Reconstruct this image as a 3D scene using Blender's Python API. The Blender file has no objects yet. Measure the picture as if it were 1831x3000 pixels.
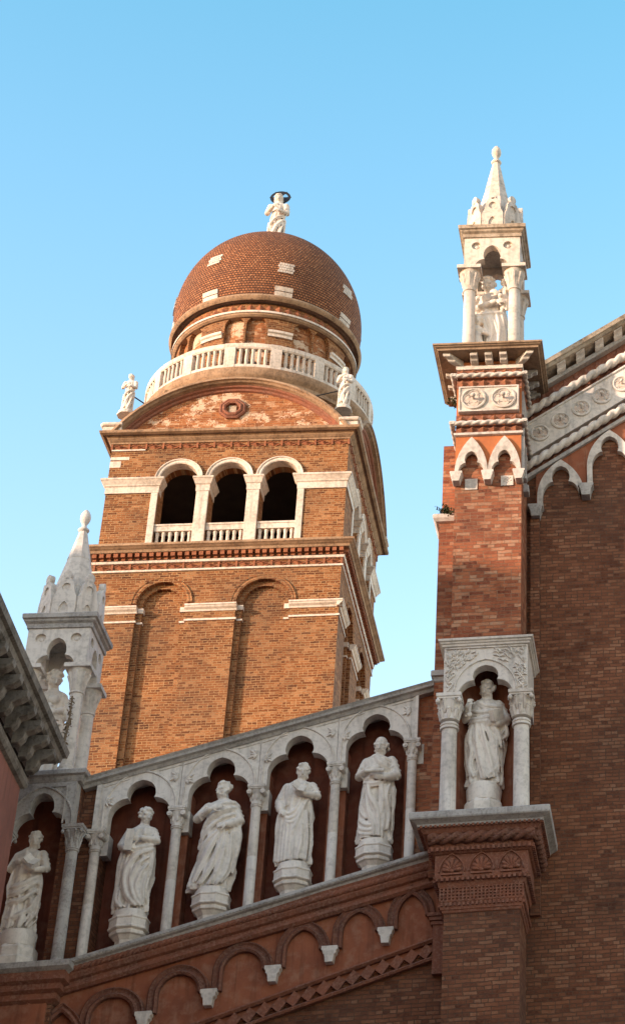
import bpy, bmesh, math, random
from mathutils import Vector, Matrix
from mathutils.geometry import tessellate_polygon
R = math.radians
PI = math.pi
random.seed(7)
C = bpy.context.scene.collection
sc = bpy.context.scene

# ------------------------------------------------------------------ camera, sky, sun, exposure
F_PX, CX, CY, PITCH, ROLL, YAWC = 5582., 2523., 1400., .575, -.112, .122   # photo pixels (1831 x 3000)
CAM = Vector((0, 0, 1.6))
_r = Vector((1, 0, 0)); _f = Vector((0, math.cos(PITCH), math.sin(PITCH))); _u = Vector((0, -math.sin(PITCH), math.cos(PITCH)))
_c, _s = math.cos(ROLL), math.sin(ROLL)
_X = _c*_r + _s*_u; _Y = -_s*_r + _c*_u
_Z = Matrix.Rotation(-YAWC, 3, 'Z')
CXV, CYV, CFV = _Z @ _X, _Z @ _Y, _Z @ _f
cam = bpy.data.cameras.new('camera')
camo = bpy.data.objects.new('camera', cam); C.objects.link(camo)
m = Matrix((CXV, CYV, -CFV)).transposed().to_4x4(); m.translation = CAM
camo.matrix_world = m
cam.sensor_fit = 'VERTICAL'; cam.sensor_height = 36; cam.lens = F_PX/3000*36
cam.shift_x = -(CX-915.5)/3000; cam.shift_y = (CY-1500)/3000
cam.clip_end = 4000; cam.clip_start = .1
sc.camera = camo
SUN_EL, SUN_AZ = R(11), R(57)      # azimuth: left of the facade normal, behind the camera
S = Vector((-math.sin(SUN_AZ)*math.cos(SUN_EL), -math.cos(SUN_AZ)*math.cos(SUN_EL), math.sin(SUN_EL)))
w = bpy.data.worlds.new('World'); sc.world = w; w.use_nodes = True
nt = w.node_tree
sky = nt.nodes.new('ShaderNodeTexSky'); sky.sky_type = 'NISHITA'; sky.sun_disc = False
sky.sun_elevation = SUN_EL; sky.sun_rotation = math.atan2(S.x, S.y)
sky.air_density = 1.0; sky.dust_density = .25; sky.ozone_density = 1.5
# the sky away from the sun is a clear cyan, the unseen half warmed as fill light for the facade
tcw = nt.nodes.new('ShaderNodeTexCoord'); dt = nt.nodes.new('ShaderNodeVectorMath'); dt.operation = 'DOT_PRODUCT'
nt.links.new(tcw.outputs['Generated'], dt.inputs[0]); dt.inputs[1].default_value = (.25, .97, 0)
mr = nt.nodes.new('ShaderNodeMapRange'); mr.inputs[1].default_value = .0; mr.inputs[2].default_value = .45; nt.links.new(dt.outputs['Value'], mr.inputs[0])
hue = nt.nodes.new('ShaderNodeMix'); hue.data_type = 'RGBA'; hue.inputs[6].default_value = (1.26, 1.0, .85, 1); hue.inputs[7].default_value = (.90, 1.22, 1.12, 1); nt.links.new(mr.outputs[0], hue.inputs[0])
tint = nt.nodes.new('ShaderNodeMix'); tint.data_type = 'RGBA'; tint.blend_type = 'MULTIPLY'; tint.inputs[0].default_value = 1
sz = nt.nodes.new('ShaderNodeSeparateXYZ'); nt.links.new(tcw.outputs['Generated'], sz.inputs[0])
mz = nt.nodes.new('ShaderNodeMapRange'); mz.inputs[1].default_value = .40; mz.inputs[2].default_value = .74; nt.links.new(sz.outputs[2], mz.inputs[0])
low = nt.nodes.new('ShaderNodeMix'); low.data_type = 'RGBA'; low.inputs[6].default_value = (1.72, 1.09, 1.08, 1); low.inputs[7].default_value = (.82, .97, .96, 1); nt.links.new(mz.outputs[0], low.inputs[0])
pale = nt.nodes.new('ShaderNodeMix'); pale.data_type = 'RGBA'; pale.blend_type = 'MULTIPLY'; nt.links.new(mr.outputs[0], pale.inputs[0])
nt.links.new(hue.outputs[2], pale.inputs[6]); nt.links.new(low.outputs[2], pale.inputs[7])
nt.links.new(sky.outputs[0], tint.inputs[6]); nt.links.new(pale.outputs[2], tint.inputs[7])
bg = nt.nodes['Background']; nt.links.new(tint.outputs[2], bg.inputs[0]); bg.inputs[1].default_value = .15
sd = bpy.data.lights.new('sun', 'SUN'); sd.energy = 1.9; sd.angle = R(.8); sd.color = (1, .75, .58)
so = bpy.data.objects.new('sun', sd); C.objects.link(so)
so.rotation_euler = S.to_track_quat('Z', 'Y').to_euler()
sc.view_settings.view_transform = 'Standard'; sc.view_settings.look = 'None'
sc.view_settings.exposure = 1.85; sc.view_settings.gamma = 1

# ------------------------------------------------------------------ frames: a facade's own axes (u along it, t into it, z up)
class Frame:
    def __init__(s, x, y, yaw):
        s.o = Vector((x, y, 0)); s.yaw = yaw
        s.u = Vector((math.cos(yaw), math.sin(yaw), 0)); s.n = Vector((-math.sin(yaw), math.cos(yaw), 0))
    def at(s, px, py, t=0.):               # photo pixel -> (u, z) on the facade's plane at depth t
        d = CFV + CXV*((px-CX)/F_PX) - CYV*((py-CY)/F_PX)
        k = ((s.o + s.n*t - CAM).dot(s.n))/d.dot(s.n)
        p = CAM + d*k
        return ((p-s.o).dot(s.u), p.z)
    def w(s, u, t, z): return s.o + s.u*u + s.n*t + Vector((0, 0, z))
CH = Frame(0, 27, 0)
TW = Frame(-8, 50, .03)
LP = Frame(-9, 27, .05)

# ------------------------------------------------------------------ mesh builder
class MB:
    def __init__(s): s.v = []; s.f = []
    def add(s, v, f):
        n = len(s.v); s.v += [tuple(p) for p in v]; s.f += [tuple(i+n for i in q) for q in f]; return s
    def box(s, u0, u1, t0, t1, z0, z1):
        v = [(u0,t0,z0),(u1,t0,z0),(u1,t1,z0),(u0,t1,z0),(u0,t0,z1),(u1,t0,z1),(u1,t1,z1),(u0,t1,z1)]
        return s.add(v, [(3,2,1,0),(4,5,6,7),(0,1,5,4),(1,2,6,5),(2,3,7,6),(3,0,4,7)])
    def prism(s, poly, t0, t1, holes=(), mitre=0, side=True, back=True):   # outline in (u, z), extruded in t
        def area(p): return sum(p[i-1][0]*p[i][1]-p[i][0]*p[i-1][1] for i in range(len(p)))
        poly = list(poly) if area(poly) > 0 else list(poly)[::-1]
        holes = [list(h) if area(h) < 0 else list(h)[::-1] for h in holes]
        loops = [poly]+holes
        lo = min(p[0] for p in poly); hi = max(p[0] for p in poly)
        def bk(p, k):
            if mitre and k == 0:
                if abs(p[0]-lo) < 1e-6: return (p[0]+mitre, t1, p[1])
                if abs(p[0]-hi) < 1e-6: return (p[0]-mitre, t1, p[1])
            return (p[0], t1, p[1])
        fl = [p for l in loops for p in l]
        fr = [(p[0], t0, p[1]) for p in fl]
        bb = [bk(p, k) for k, l in enumerate(loops) for p in l]
        N = len(fl)
        tri = tessellate_polygon([[Vector((p[0], p[1], 0)) for p in l] for l in loops])
        fs = []
        for a, b, c in tri:
            A, B, D = fl[a], fl[b], fl[c]
            if (B[0]-A[0])*(D[1]-A[1])-(B[1]-A[1])*(D[0]-A[0]) < 0: a, c = c, a
            fs.append((a, b, c))
            if back: fs.append((c+N, b+N, a+N))
        k = 0
        for l in loops:
            n = len(l)
            if side:
                for i in range(n): fs.append((k+i, k+i+N, k+(i+1) % n+N, k+(i+1) % n))
            k += n
        return s.add(fr+bb, fs)
    def loft(s, rings, cap0=True, cap1=True, closed=True):
        n = len(rings[0]); v = [p for r in rings for p in r]; f = []
        for j in range(len(rings)-1):
            for i in range(n if closed else n-1):
                f.append((j*n+i, j*n+(i+1) % n, (j+1)*n+(i+1) % n, (j+1)*n+i))
        if cap0: f.append(tuple(range(n))[::-1])
        if cap1: f.append(tuple(range((len(rings)-1)*n, len(rings)*n)))
        return s.add(v, f)
    def ring(s, u0, u1, t0, t1, prof, back=False):      # moulding round a rectangular block; prof = [(outset, z)] bottom to top
        rs = []
        for o, z in prof:
            tb = t1+o if back else t1
            rs.append([(u0-o,t0-o,z),(u1+o,t0-o,z),(u1+o,tb,z),(u0-o,tb,z)])
        return s.loft(rs)
    def lathe(s, cx, cy, prof, n=24, a0=0., a1=2*PI, cap=True):
        full = abs(a1-a0-2*PI) < 1e-6
        k = n if full else n+1
        rs = [[(cx+r*math.cos(a0+(a1-a0)*i/n), cy+r*math.sin(a0+(a1-a0)*i/n), z) for i in range(k)] for r, z in prof]
        return s.loft(rs, cap, cap)
    def tube(s, pts, r, n=8, cap=True, rnd=False):
        pts = [Vector(p) for p in pts]; m = len(pts)
        rr = list(r) if hasattr(r, '__len__') else [r]*m
        if rnd:
            d0 = (pts[0]-pts[1]).normalized(); d1 = (pts[-1]-pts[-2]).normalized()
            pts = [pts[0]+d0*rr[0]*.9, pts[0]+d0*rr[0]*.6]+pts+[pts[-1]+d1*rr[-1]*.6, pts[-1]+d1*rr[-1]*.9]
            rr = [rr[0]*.35, rr[0]*.78]+rr+[rr[-1]*.78, rr[-1]*.35]; m = len(pts)
        rings = []; up = None
        for i in range(m):
            d = (pts[min(i+1, m-1)]-pts[max(i-1, 0)]).normalized()
            if up is None:
                up = Vector((0, 0, 1)) if abs(d.z) < .9 else Vector((0, 1, 0))
            a = d.cross(up)
            if a.length < 1e-5: a = d.orthogonal()
            a.normalize(); b = a.cross(d).normalized(); up = b
            rings.append([pts[i]+(a*math.cos(2*PI*k/n)+b*math.sin(2*PI*k/n))*rr[i] for k in range(n)])
        return s.loft(rings, cap, cap)
    def rope(s, a, b, r, pitch, lobes=3, n=18, depth=.38):       # a twisted stone rope from a to b
        a, b = Vector(a), Vector(b); L = (b-a).length; d = (b-a)/L
        e = d.cross(Vector((0, 0, 1)))
        if e.length < 1e-4: e = Vector((1, 0, 0))
        e.normalize(); g = e.cross(d)
        m = max(2, int(L/(pitch/12)))
        rings = []
        for i in range(m+1):
            p = a+d*(L*i/m); tw = 2*PI*(L*i/m)/pitch
            rg = []
            for k in range(n):
                th = 2*PI*k/n
                rad = r*(1-depth+depth*abs(math.cos((th-tw)*lobes/2))**.7)
                rg.append(p+(e*math.cos(th)+g*math.sin(th))*rad)
            rings.append(rg)
        return s.loft(rings)
    def sweep(s, path, prof, closed=False):      # moulding along a path of (u, z); prof = closed outline of (offset to the left of the path, t)
        P = [Vector((p[0], p[1])) for p in path]; m = len(P); rings = []
        for i in range(m):
            a = P[i]-P[i-1] if (i > 0 or closed) else P[1]-P[0]
            b = P[(i+1) % m]-P[i] if (i < m-1 or closed) else P[i]-P[i-1]
            a.normalize(); b.normalize()
            na = Vector((-a.y, a.x)); nb = Vector((-b.y, b.x)); nn = (na+nb)
            if nn.length < 1e-4: nn = na.copy()
            nn.normalize(); k = 1/max(.35, nn.dot(na))
            rings.append([(P[i].x+nn.x*k*o, t, P[i].y+nn.y*k*o) for o, t in prof])
        if closed: rings.append(rings[0])
        return s.loft(rings, not closed, not closed)
    def ball(s, c, r, n=10, m=7, rot=None):
        rx, ry, rz = r if hasattr(r, '__len__') else (r, r, r)
        v = []; f = []; c = Vector(c)
        for j in range(1, m):
            ph = PI*j/m
            for i in range(n):
                th = 2*PI*i/n
                q = Vector((rx*math.sin(ph)*math.cos(th), ry*math.sin(ph)*math.sin(th), rz*math.cos(ph)))
                if rot is not None: q = rot @ q
                v.append(c+q)
        top = Vector((0, 0, rz)); bot = Vector((0, 0, -rz))
        if rot is not None: top = rot @ top; bot = rot @ bot
        v += [c+top, c+bot]; T = len(v)-2; B = T+1
        for j in range(m-2):
            for i in range(n): f.append((j*n+i, (j+1)*n+i, (j+1)*n+(i+1) % n, j*n+(i+1) % n))
        for i in range(n):
            f.append((T, i, (i+1) % n)); f.append((B, (m-2)*n+(i+1) % n, (m-2)*n+i))
        return s.add(v, f)
    def xf(s, fn): s.v = [tuple(fn(Vector(p))) for p in s.v]; return s
    def build(s, name, mat, parent=None, org=(0, 0, 0), smooth=False, bevel=0., label=None, wn=False, auto=False):
        me = bpy.data.meshes.new(name)
        ox, oy, oz = org
        me.from_pydata([(p[0]-ox, p[1]-oy, p[2]-oz) for p in s.v], [], s.f)
        bm = bmesh.new(); bm.from_mesh(me)
        bmesh.ops.recalc_face_normals(bm, faces=bm.faces[:])
        if auto:
            for e in bm.edges: e.smooth = len(e.link_faces) == 2 and e.calc_face_angle(0) < R(auto)
        bm.to_mesh(me); bm.free()
        if smooth or auto:
            for p in me.polygons: p.use_smooth = True
        me.materials.append(mat)
        o = bpy.data.objects.new(name, me); C.objects.link(o)
        if parent: o.parent = parent
        if bevel:
            b = o.modifiers.new('bevel', 'BEVEL'); b.width = bevel; b.segments = 2; b.limit_method = 'ANGLE'; b.angle_limit = R(40)
        if label: o['label'] = label
        return o
def thing(name, label, cat, fr, u, t, z, group=None):
    o = bpy.data.objects.new(name, None); C.objects.link(o)
    o.location = fr.w(u, t, z); o.rotation_euler = (0, 0, fr.yaw); o.empty_display_size = .3
    o['label'] = label; o['category'] = cat
    if group: o['group'] = group
    return o
def tag(o, label, cat, group=None):
    o['label'] = label; o['category'] = cat
    if group: o['group'] = group
    return o
def copy_part(o, parent, rot=0., loc=None):
    c = o.copy(); C.objects.link(c); c.parent = parent
    c.rotation_euler = (0, 0, o.rotation_euler.z+rot)
    if loc is not None: c.location = loc
    for k in [k for k in bpy.data.objects if k.parent == o]:
        d = k.copy(); C.objects.link(d); d.parent = c
    return c
def lerp(a, b, k): return tuple(x+(y-x)*k for x, y in zip(a, b))
def arc(cx, cz, rx, rz, a0, a1, n): return [(cx+rx*math.cos(R(a0+(a1-a0)*i/n)), cz+rz*math.sin(R(a0+(a1-a0)*i/n))) for i in range(n+1)]
def trefoil(uc, zs, hw, cu=.42, cz=.66, lz=.86, lr=.47, az=1.36, n=10):    # lobed arch opening, left spring to right spring
    L = []
    for i in range(n+1):
        a = PI/2*i/n; L.append((-cu-(1-cu)*math.cos(a), cz*math.sin(a)))
    def q(p0, p1, p2, m): return [((1-k)**2*p0[0]+2*k*(1-k)*p1[0]+k*k*p2[0], (1-k)**2*p0[1]+2*k*(1-k)*p1[1]+k*k*p2[1]) for k in [i/m for i in range(1, m+1)]]
    L += q((-cu, cz), (-lr-.035, (cz+lz)/2), (-lr, lz), 4)
    L += q((-lr, lz), (-lr*.92, lz+(az-lz)*.82), (-.0001, az), n)
    L = L+[(-x, z) for x, z in L[::-1][1:]]
    return [(uc+x*hw, zs+z*hw) for x, z in L]
def pointed(uc, zs, hw, h, n=12):        # two-centred arch, left spring to right spring
    r = (hw*hw+h*h)/(2*hw); a = math.acos(max(-1, (r-hw)/r)) if r > hw else PI/2
    L = [(uc-hw+r-r*math.cos(a*i/n), zs+h*math.sin(a*i/n)/math.sin(a)) for i in range(n+1)]
    return L+[(2*uc-x, z) for x, z in L[::-1][1:]]

# ------------------------------------------------------------------ materials
def mat(name):
    m = bpy.data.materials.new(name); m.use_nodes = True
    return m, m.node_tree, m.node_tree.nodes['Principled BSDF']
class N:
    def __init__(s, nt): s.nt = nt
    def new(s, t, **k):
        n = s.nt.nodes.new(t)
        for a, b in k.items(): setattr(n, a, b)
        return n
    def link(s, a, b): s.nt.links.new(a, b)
    def val(s, sock, x):
        if hasattr(x, 'is_output'): s.link(x, sock)
        else: sock.default_value = x
    def math(s, op, a, b=0., c=None):
        n = s.new('ShaderNodeMath', operation=op); s.val(n.inputs[0], a); s.val(n.inputs[1], b)
        if c is not None: s.val(n.inputs[2], c)
        return n.outputs[0]
    def mix(s, f, a, b, mode='MIX'):
        n = s.new('ShaderNodeMix', data_type='RGBA', blend_type=mode)
        s.val(n.inputs[0], f); s.val(n.inputs[6], a if hasattr(a, 'is_output') else (*a, 1)); s.val(n.inputs[7], b if hasattr(b, 'is_output') else (*b, 1))
        return n.outputs[2]
    def noise(s, vec, scale, detail=3, rough=.55):
        n = s.new('ShaderNodeTexNoise'); s.link(vec, n.inputs['Vector']); n.inputs['Scale'].default_value = scale
        n.inputs['Detail'].default_value = detail; n.inputs['Roughness'].default_value = rough
        return n.outputs[0]
    def ramp(s, f, stops):
        n = s.new('ShaderNodeValToRGB'); s.link(f, n.inputs[0]); e = n.color_ramp.elements
        while len(e) < len(stops): e.new(.5)
        for i, (p, c) in enumerate(stops): e[i].position = p; e[i].color = (*c, 1) if hasattr(c, '__len__') else (c, c, c, 1)
        return n.outputs[0]
    def step(s, f, a, b):
        n = s.new('ShaderNodeMapRange'); s.link(f, n.inputs[0]); n.inputs[1].default_value = a; n.inputs[2].default_value = b
        return n.outputs[0]
    def bump(s, h, dist, bsdf, strength=1.):
        n = s.new('ShaderNodeBump'); s.link(h, n.inputs['Height']); n.inputs['Distance'].default_value = dist; n.inputs['Strength'].default_value = strength
        s.link(n.outputs[0], bsdf.inputs['Normal'])
    def wallvec(s):            # object space, laid flat on whichever vertical side a face is on
        tc = s.new('ShaderNodeTexCoord'); sx = s.new('ShaderNodeSeparateXYZ'); s.link(tc.outputs['Object'], sx.inputs[0])
        sn = s.new('ShaderNodeSeparateXYZ'); s.link(tc.outputs['Normal'], sn.inputs[0])
        side = s.math('GREATER_THAN', s.math('ABSOLUTE', sn.outputs[0]), .75)
        h = s.math('ADD', s.math('MULTIPLY', sx.outputs[1], side), s.math('MULTIPLY', sx.outputs[0], s.math('SUBTRACT', 1., side)))
        h = s.math('ADD', h, s.math('MULTIPLY', side, 7.13))
        cb = s.new('ShaderNodeCombineXYZ'); s.link(h, cb.inputs[0]); s.link(sx.outputs[2], cb.inputs[1])
        return cb.outputs[0], tc.outputs['Object'], sx.outputs[2]
def brick_mat(name, pal, mortar, bw=.22, bh=.066, ms=.007, pale=(.5,.36,.24), pale_amt=.25, soot=.35, bump=.012, patch=None):
    m, nt, b = mat(name); g = N(nt)
    v2, ob, z = g.wallvec()
    nz = g.new('ShaderNodeTexNoise'); g.link(v2, nz.inputs['Vector']); nz.inputs['Scale'].default_value = 5; nz.inputs['Detail'].default_value = 4
    va = g.new('ShaderNodeVectorMath', operation='MULTIPLY_ADD'); g.link(nz.outputs['Color'], va.inputs[0]); va.inputs[1].default_value = (.05, .034, 0); g.link(v2, va.inputs[2])
    nz2 = g.new('ShaderNodeTexNoise'); g.link(v2, nz2.inputs['Vector']); nz2.inputs['Scale'].default_value = 26; nz2.inputs['Detail'].default_value = 2
    vb = g.new('ShaderNodeVectorMath', operation='MULTIPLY_ADD'); g.link(nz2.outputs['Color'], vb.inputs[0]); vb.inputs[1].default_value = (.022, .018, 0); g.link(va.outputs[0], vb.inputs[2]); va = vb
    bt = g.new('ShaderNodeTexBrick'); g.link(va.outputs[0], bt.inputs['Vector'])
    bt.offset_frequency = 2; bt.offset = .5; bt.squash = .5; bt.squash_frequency = 3
    for k, x in (('Scale', 1), ('Mortar Size', ms), ('Mortar Smooth', .35), ('Bias', 0), ('Brick Width', bw), ('Row Height', bh)): bt.inputs[k].default_value = x
    bt.inputs['Color1'].default_value = (0, 0, 0, 1); bt.inputs['Color2'].default_value = (1, 1, 1, 1); bt.inputs['Mortar'].default_value = (.5, .5, .5, 1)
    n1 = g.noise(v2, 1.1, 5); n2 = g.noise(v2, 22, 3); n3 = g.noise(v2, .45, 4)
    sel = g.math('ADD', g.math('MULTIPLY', bt.outputs['Color'], .78), g.math('MULTIPLY', g.math('SUBTRACT', n2, .36), .75))
    st = [(i/(len(pal)-1), c) for i, c in enumerate(pal)]
    col = g.ramp(sel, st)
    # single pale bricks gather in patches
    pk = g.math('MULTIPLY', g.step(g.math('ADD', bt.outputs['Color'], g.math('MULTIPLY', n1, 1.3)), 1.38, 1.55), pale_amt*2.4)
    pk = g.math('MULTIPLY', pk, g.step(n2, .3, .6))
    col = g.mix(pk, col, pale)
    # broad weathering: redder, browner and paler zones
    n5 = g.noise(v2, .8, 6, .65); n6 = g.noise(v2, 3.2, 4, .6)
    zone = g.ramp(g.math('ADD', g.math('MULTIPLY', n5, .7), g.math('MULTIPLY', n6, .3)), [(.3, (.5,.46,.45)), (.45, (.92,.89,.87)), (.55, (1.06,1.06,1.06)), (.7, (1.3,1.36,1.38))])
    col = g.mix(1., col, zone, 'MULTIPLY')
    mcol = g.mix(g.step(n1, .35, .7), mortar, tuple(x*.62 for x in mortar))
    col = g.mix(g.math('MULTIPLY', bt.outputs['Fac'], g.step(n2, .2, .55)), col, mcol)
    if patch:
        pm = g.step(g.math('ADD', g.noise(v2, patch[1], 6, .65), g.math('MULTIPLY', n2, .25)), patch[2], patch[2]+.05)
        col = g.mix(g.math('MULTIPLY', pm, .85), col, patch[0])
    sm = g.math('MULTIPLY', g.step(g.math('ADD', n3, g.math('MULTIPLY', n2, .2)), .5, .78), soot)
    col = g.mix(sm, col, (.06, .045, .035))
    g.link(col, b.inputs['Base Color']); b.inputs['Roughness'].default_value = .92; b.inputs['Specular IOR Level'].default_value = .2
    h = g.math('ADD', g.math('MULTIPLY', g.math('SUBTRACT', 1., bt.outputs['Fac']), .8), g.math('ADD', g.math('MULTIPLY', n2, .6), g.math('MULTIPLY', bt.outputs['Color'], .35)))
    g.bump(h, bump, b)
    return m
def plain_mat(name, c1, c2, c3=None, sc1=3., sc2=30., rough=.8, bump=.004, amt=.6, streak=0., spec=.3):
    m, nt, b = mat(name); g = N(nt)
    tc = g.new('ShaderNodeTexCoord'); ob = tc.outputs['Object']
    n1 = g.noise(ob, sc1, 6, .6); n2 = g.noise(ob, sc2, 4, .6)
    col = g.mix(g.step(n1, .36, .66), c1, c2)
    if c3:
        k = g.math('ADD', n2, g.math('MULTIPLY', n1, .5))
        col = g.mix(g.math('MULTIPLY', g.step(k, .72, .95), amt), col, c3)
    if streak:
        mp = g.new('ShaderNodeMapping'); mp.inputs['Scale'].default_value = (9, 9, .8); g.link(ob, mp.inputs[0])
        n4 = g.noise(mp.outputs[0], 1., 4, .6)
        col = g.mix(g.math('MULTIPLY', g.step(n4, .52, .75), streak), col, tuple(x*.35 for x in c2))
    g.link(col, b.inputs['Base Color']); b.inputs['Roughness'].default_value = rough; b.inputs['Specular IOR Level'].default_value = spec
    if bump: g.bump(g.math('ADD', n2, g.math('MULTIPLY', n1, .5)), bump, b)
    return m
M = {}
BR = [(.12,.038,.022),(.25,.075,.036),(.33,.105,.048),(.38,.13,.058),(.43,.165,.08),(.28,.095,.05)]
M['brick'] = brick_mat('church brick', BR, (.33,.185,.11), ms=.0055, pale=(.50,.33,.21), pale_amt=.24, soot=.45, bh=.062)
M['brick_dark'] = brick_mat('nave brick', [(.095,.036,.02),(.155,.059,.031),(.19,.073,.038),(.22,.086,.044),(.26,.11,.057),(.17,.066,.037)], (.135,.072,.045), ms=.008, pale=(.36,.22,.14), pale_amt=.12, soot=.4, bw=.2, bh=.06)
M['brick_tower'] = brick_mat('tower brick', [(.065,.024,.011),(.14,.05,.019),(.195,.073,.026),(.235,.092,.033),(.29,.12,.044),(.17,.062,.024)], (.44,.28,.14), bw=.27, bh=.078, ms=.010, pale=(.50,.34,.19), pale_amt=.12, soot=.42, bump=.016)
M['brick_patchy'] = brick_mat('brick under flaking plaster', [(.13,.042,.018),(.26,.09,.034),(.34,.13,.05),(.38,.16,.065)], (.46,.29,.15), bw=.27, bh=.075, pale_amt=.3, soot=.15, patch=((.66,.50,.36), 1.3, .66))
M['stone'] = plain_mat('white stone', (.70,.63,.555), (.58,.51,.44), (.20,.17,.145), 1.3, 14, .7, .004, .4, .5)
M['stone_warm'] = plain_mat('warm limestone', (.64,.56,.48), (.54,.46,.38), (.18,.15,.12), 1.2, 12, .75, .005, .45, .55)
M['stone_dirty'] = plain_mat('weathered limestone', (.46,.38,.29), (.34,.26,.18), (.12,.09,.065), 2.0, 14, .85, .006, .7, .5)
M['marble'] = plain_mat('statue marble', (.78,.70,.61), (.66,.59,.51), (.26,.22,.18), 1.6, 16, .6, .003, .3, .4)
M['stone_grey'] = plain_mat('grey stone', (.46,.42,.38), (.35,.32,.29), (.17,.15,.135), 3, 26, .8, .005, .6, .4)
M['terracotta'] = plain_mat('terracotta', (.25,.092,.052), (.15,.058,.036), (.36,.20,.14), 3, 26, .9, .006, .5, .3)
M['terracotta_lit'] = plain_mat('sunlit orange terracotta', (.30,.115,.055), (.22,.08,.04), (.12,.055,.035), 4, 22, .9, .006, .5, .3)  # lit copy of the terracotta, sunlight put into the colour
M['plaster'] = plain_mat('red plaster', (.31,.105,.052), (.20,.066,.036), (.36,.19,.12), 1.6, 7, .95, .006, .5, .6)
M['plaster_lit'] = plain_mat('sunlit orange plaster', (.50,.17,.06), (.42,.13,.045), (.3,.11,.05), 2, 14, .95, .004, .4, .15)  # lit copy of the red plaster, the sun's brightness is in its colour
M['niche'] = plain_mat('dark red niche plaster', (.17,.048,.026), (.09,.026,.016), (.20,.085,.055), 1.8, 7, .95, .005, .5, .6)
M['pink'] = plain_mat('pink wall plaster', (.30,.125,.09), (.24,.095,.07), (.18,.09,.07), 1.2, 8, .95, .004, .4, .4)
M['terracotta_dark'] = plain_mat('sooty terracotta', (.19,.075,.045), (.115,.047,.031), (.30,.17,.12), 5, 30, .9, .008, .5, .3)
M['stone_pink'] = plain_mat('pink stone inlay', (.64,.52,.43), (.54,.41,.32), (.4,.29,.22), 6, 30, .8, .004)
M['stone_brown'] = plain_mat('brown weathered moulding', (.36,.24,.15), (.25,.155,.09), (.10,.07,.05), 2.5, 16, .9, .006, .6, .4)
M['eave'] = plain_mat('dirty eave stone', (.24,.205,.17), (.15,.125,.10), (.05,.042,.035), 3, 18, .9, .006, .7, .5)
M['black'] = plain_mat('black iron', (.012,.012,.014), (.02,.02,.022), None, 5, 30, .45, 0)
M['rust_and_shade'] = plain_mat('rusty iron and eave shade', (.06,.035,.025), (.04,.025,.02), None, 5, 30, .8, .002)  # iron of the bell, also the painted shade between the eave brackets
M['dark'] = plain_mat('dark belfry inside', (.05,.036,.026), (.035,.025,.019), None, 2, 14, .95, .004)  # near-black brown, the shade of the interior put into the colour
M['slate'] = plain_mat('roof tiles', (.26,.14,.09), (.19,.1,.07), None, 3, 12, .9, .01)
M['leaf'] = plain_mat('weed leaves', (.035,.055,.02), (.06,.075,.03), None, 20, 60, .7, 0)
M['dry'] = plain_mat('dry vine', (.22,.16,.10), (.14,.10,.065), None, 20, 60, .9, 0)
M['ground'] = plain_mat('paving', (.22,.2,.18), (.17,.155,.14), None, .6, 5, .9, .01)
M['glass'] = plain_mat('dark panes', (.02,.022,.025), (.03,.032,.035), None, 2, 9, .25, 0)
# dome: rows of brick ends laid as a saw-tooth, in angle and height
def dome_mat():
    m, nt, b = mat('dome tiles'); g = N(nt)
    tc = g.new('ShaderNodeTexCoord'); uv = tc.outputs['UV']
    bt = g.new('ShaderNodeTexBrick'); g.link(uv, bt.inputs['Vector']); bt.offset = .5
    for k, x in (('Scale', 1), ('Mortar Size', .016), ('Mortar Smooth', .8), ('Brick Width', .105), ('Row Height', .088)): bt.inputs[k].default_value = x
    bt.inputs['Color1'].default_value = (0,0,0,1); bt.inputs['Color2'].default_value = (1,1,1,1); bt.inputs['Mortar'].default_value = (.5,.5,.5,1)
    n1 = g.noise(uv, .7, 5); n2 = g.noise(uv, 14, 3)
    col = g.ramp(g.math('ADD', g.math('MULTIPLY', bt.outputs['Color'], .8), g.math('MULTIPLY', n2, .3)), [(0, (.16,.058,.026)),(.4, (.26,.10,.042)),(.75, (.32,.13,.056)),(1, (.40,.18,.085))])
    col = g.mix(bt.outputs['Fac'], col, (.055,.028,.018))
    col = g.mix(g.math('MULTIPLY', g.step(n1, .42, .72), .5), col, (.10,.052,.034))
    g.link(col, b.inputs['Base Color']); b.inputs['Roughness'].default_value = .85; b.inputs['Specular IOR Level'].default_value = .25
    h = g.math('ADD', g.math('SUBTRACT', 1., bt.outputs['Fac']), g.math('MULTIPLY', bt.outputs['Color'], .3))
    g.bump(h, .045, b)
    return m
M['dome'] = dome_mat()

# ================================================================== ground
g = MB().box(-400, 400, -400, 600, -1, 0).build('ground', M['ground']); g['kind'] = 'structure'

# ================================================================== church: the right end of the aisle and the nave front
ORG = (-5, 0, 0)
church = thing('church', 'red brick church front with a raking row of white statue niches and a tall buttress', 'church', CH, *ORG)
def part(mb, name, mt, parent=None, org=ORG, **k): return mb.build(name, M[mt], parent or church, org, **k)
class Line:
    def __init__(s, a, b, t=0., fr=CH):
        s.a = fr.at(*a, t) if a[0] > 20 else a; s.b = fr.at(*b, t) if b[0] > 20 else b
        s.k = (s.b[1]-s.a[1])/(s.b[0]-s.a[0])
    def __call__(s, u): return s.a[1]+s.k*(u-s.a[0])
    def pts(s, u0, u1, d=0.): return [(u0, s(u0)+d), (u1, s(u1)+d)]
UL, UR = -8.86, -3.44                     # aisle front, from the corner buttress to the big one
SU0, SU1, ST = -3.425, -2.355, -.6        # big buttress shaft
T1 = .45                                  # nave front
cop = Line((248, 2290), (1263, 2006))
sill = Line((203, 2812), (1240, 2497), -.1)
l1 = Line((173, 2828), (1242, 2520), -.1)
l2 = Line((161, 2912), (1271, 2560), 0)
ft = Line((575, 3000), (1268, 2752), .1)
fb = Line((900, 2950), (1268, 2808), .1)
fb.k = ft.k
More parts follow.
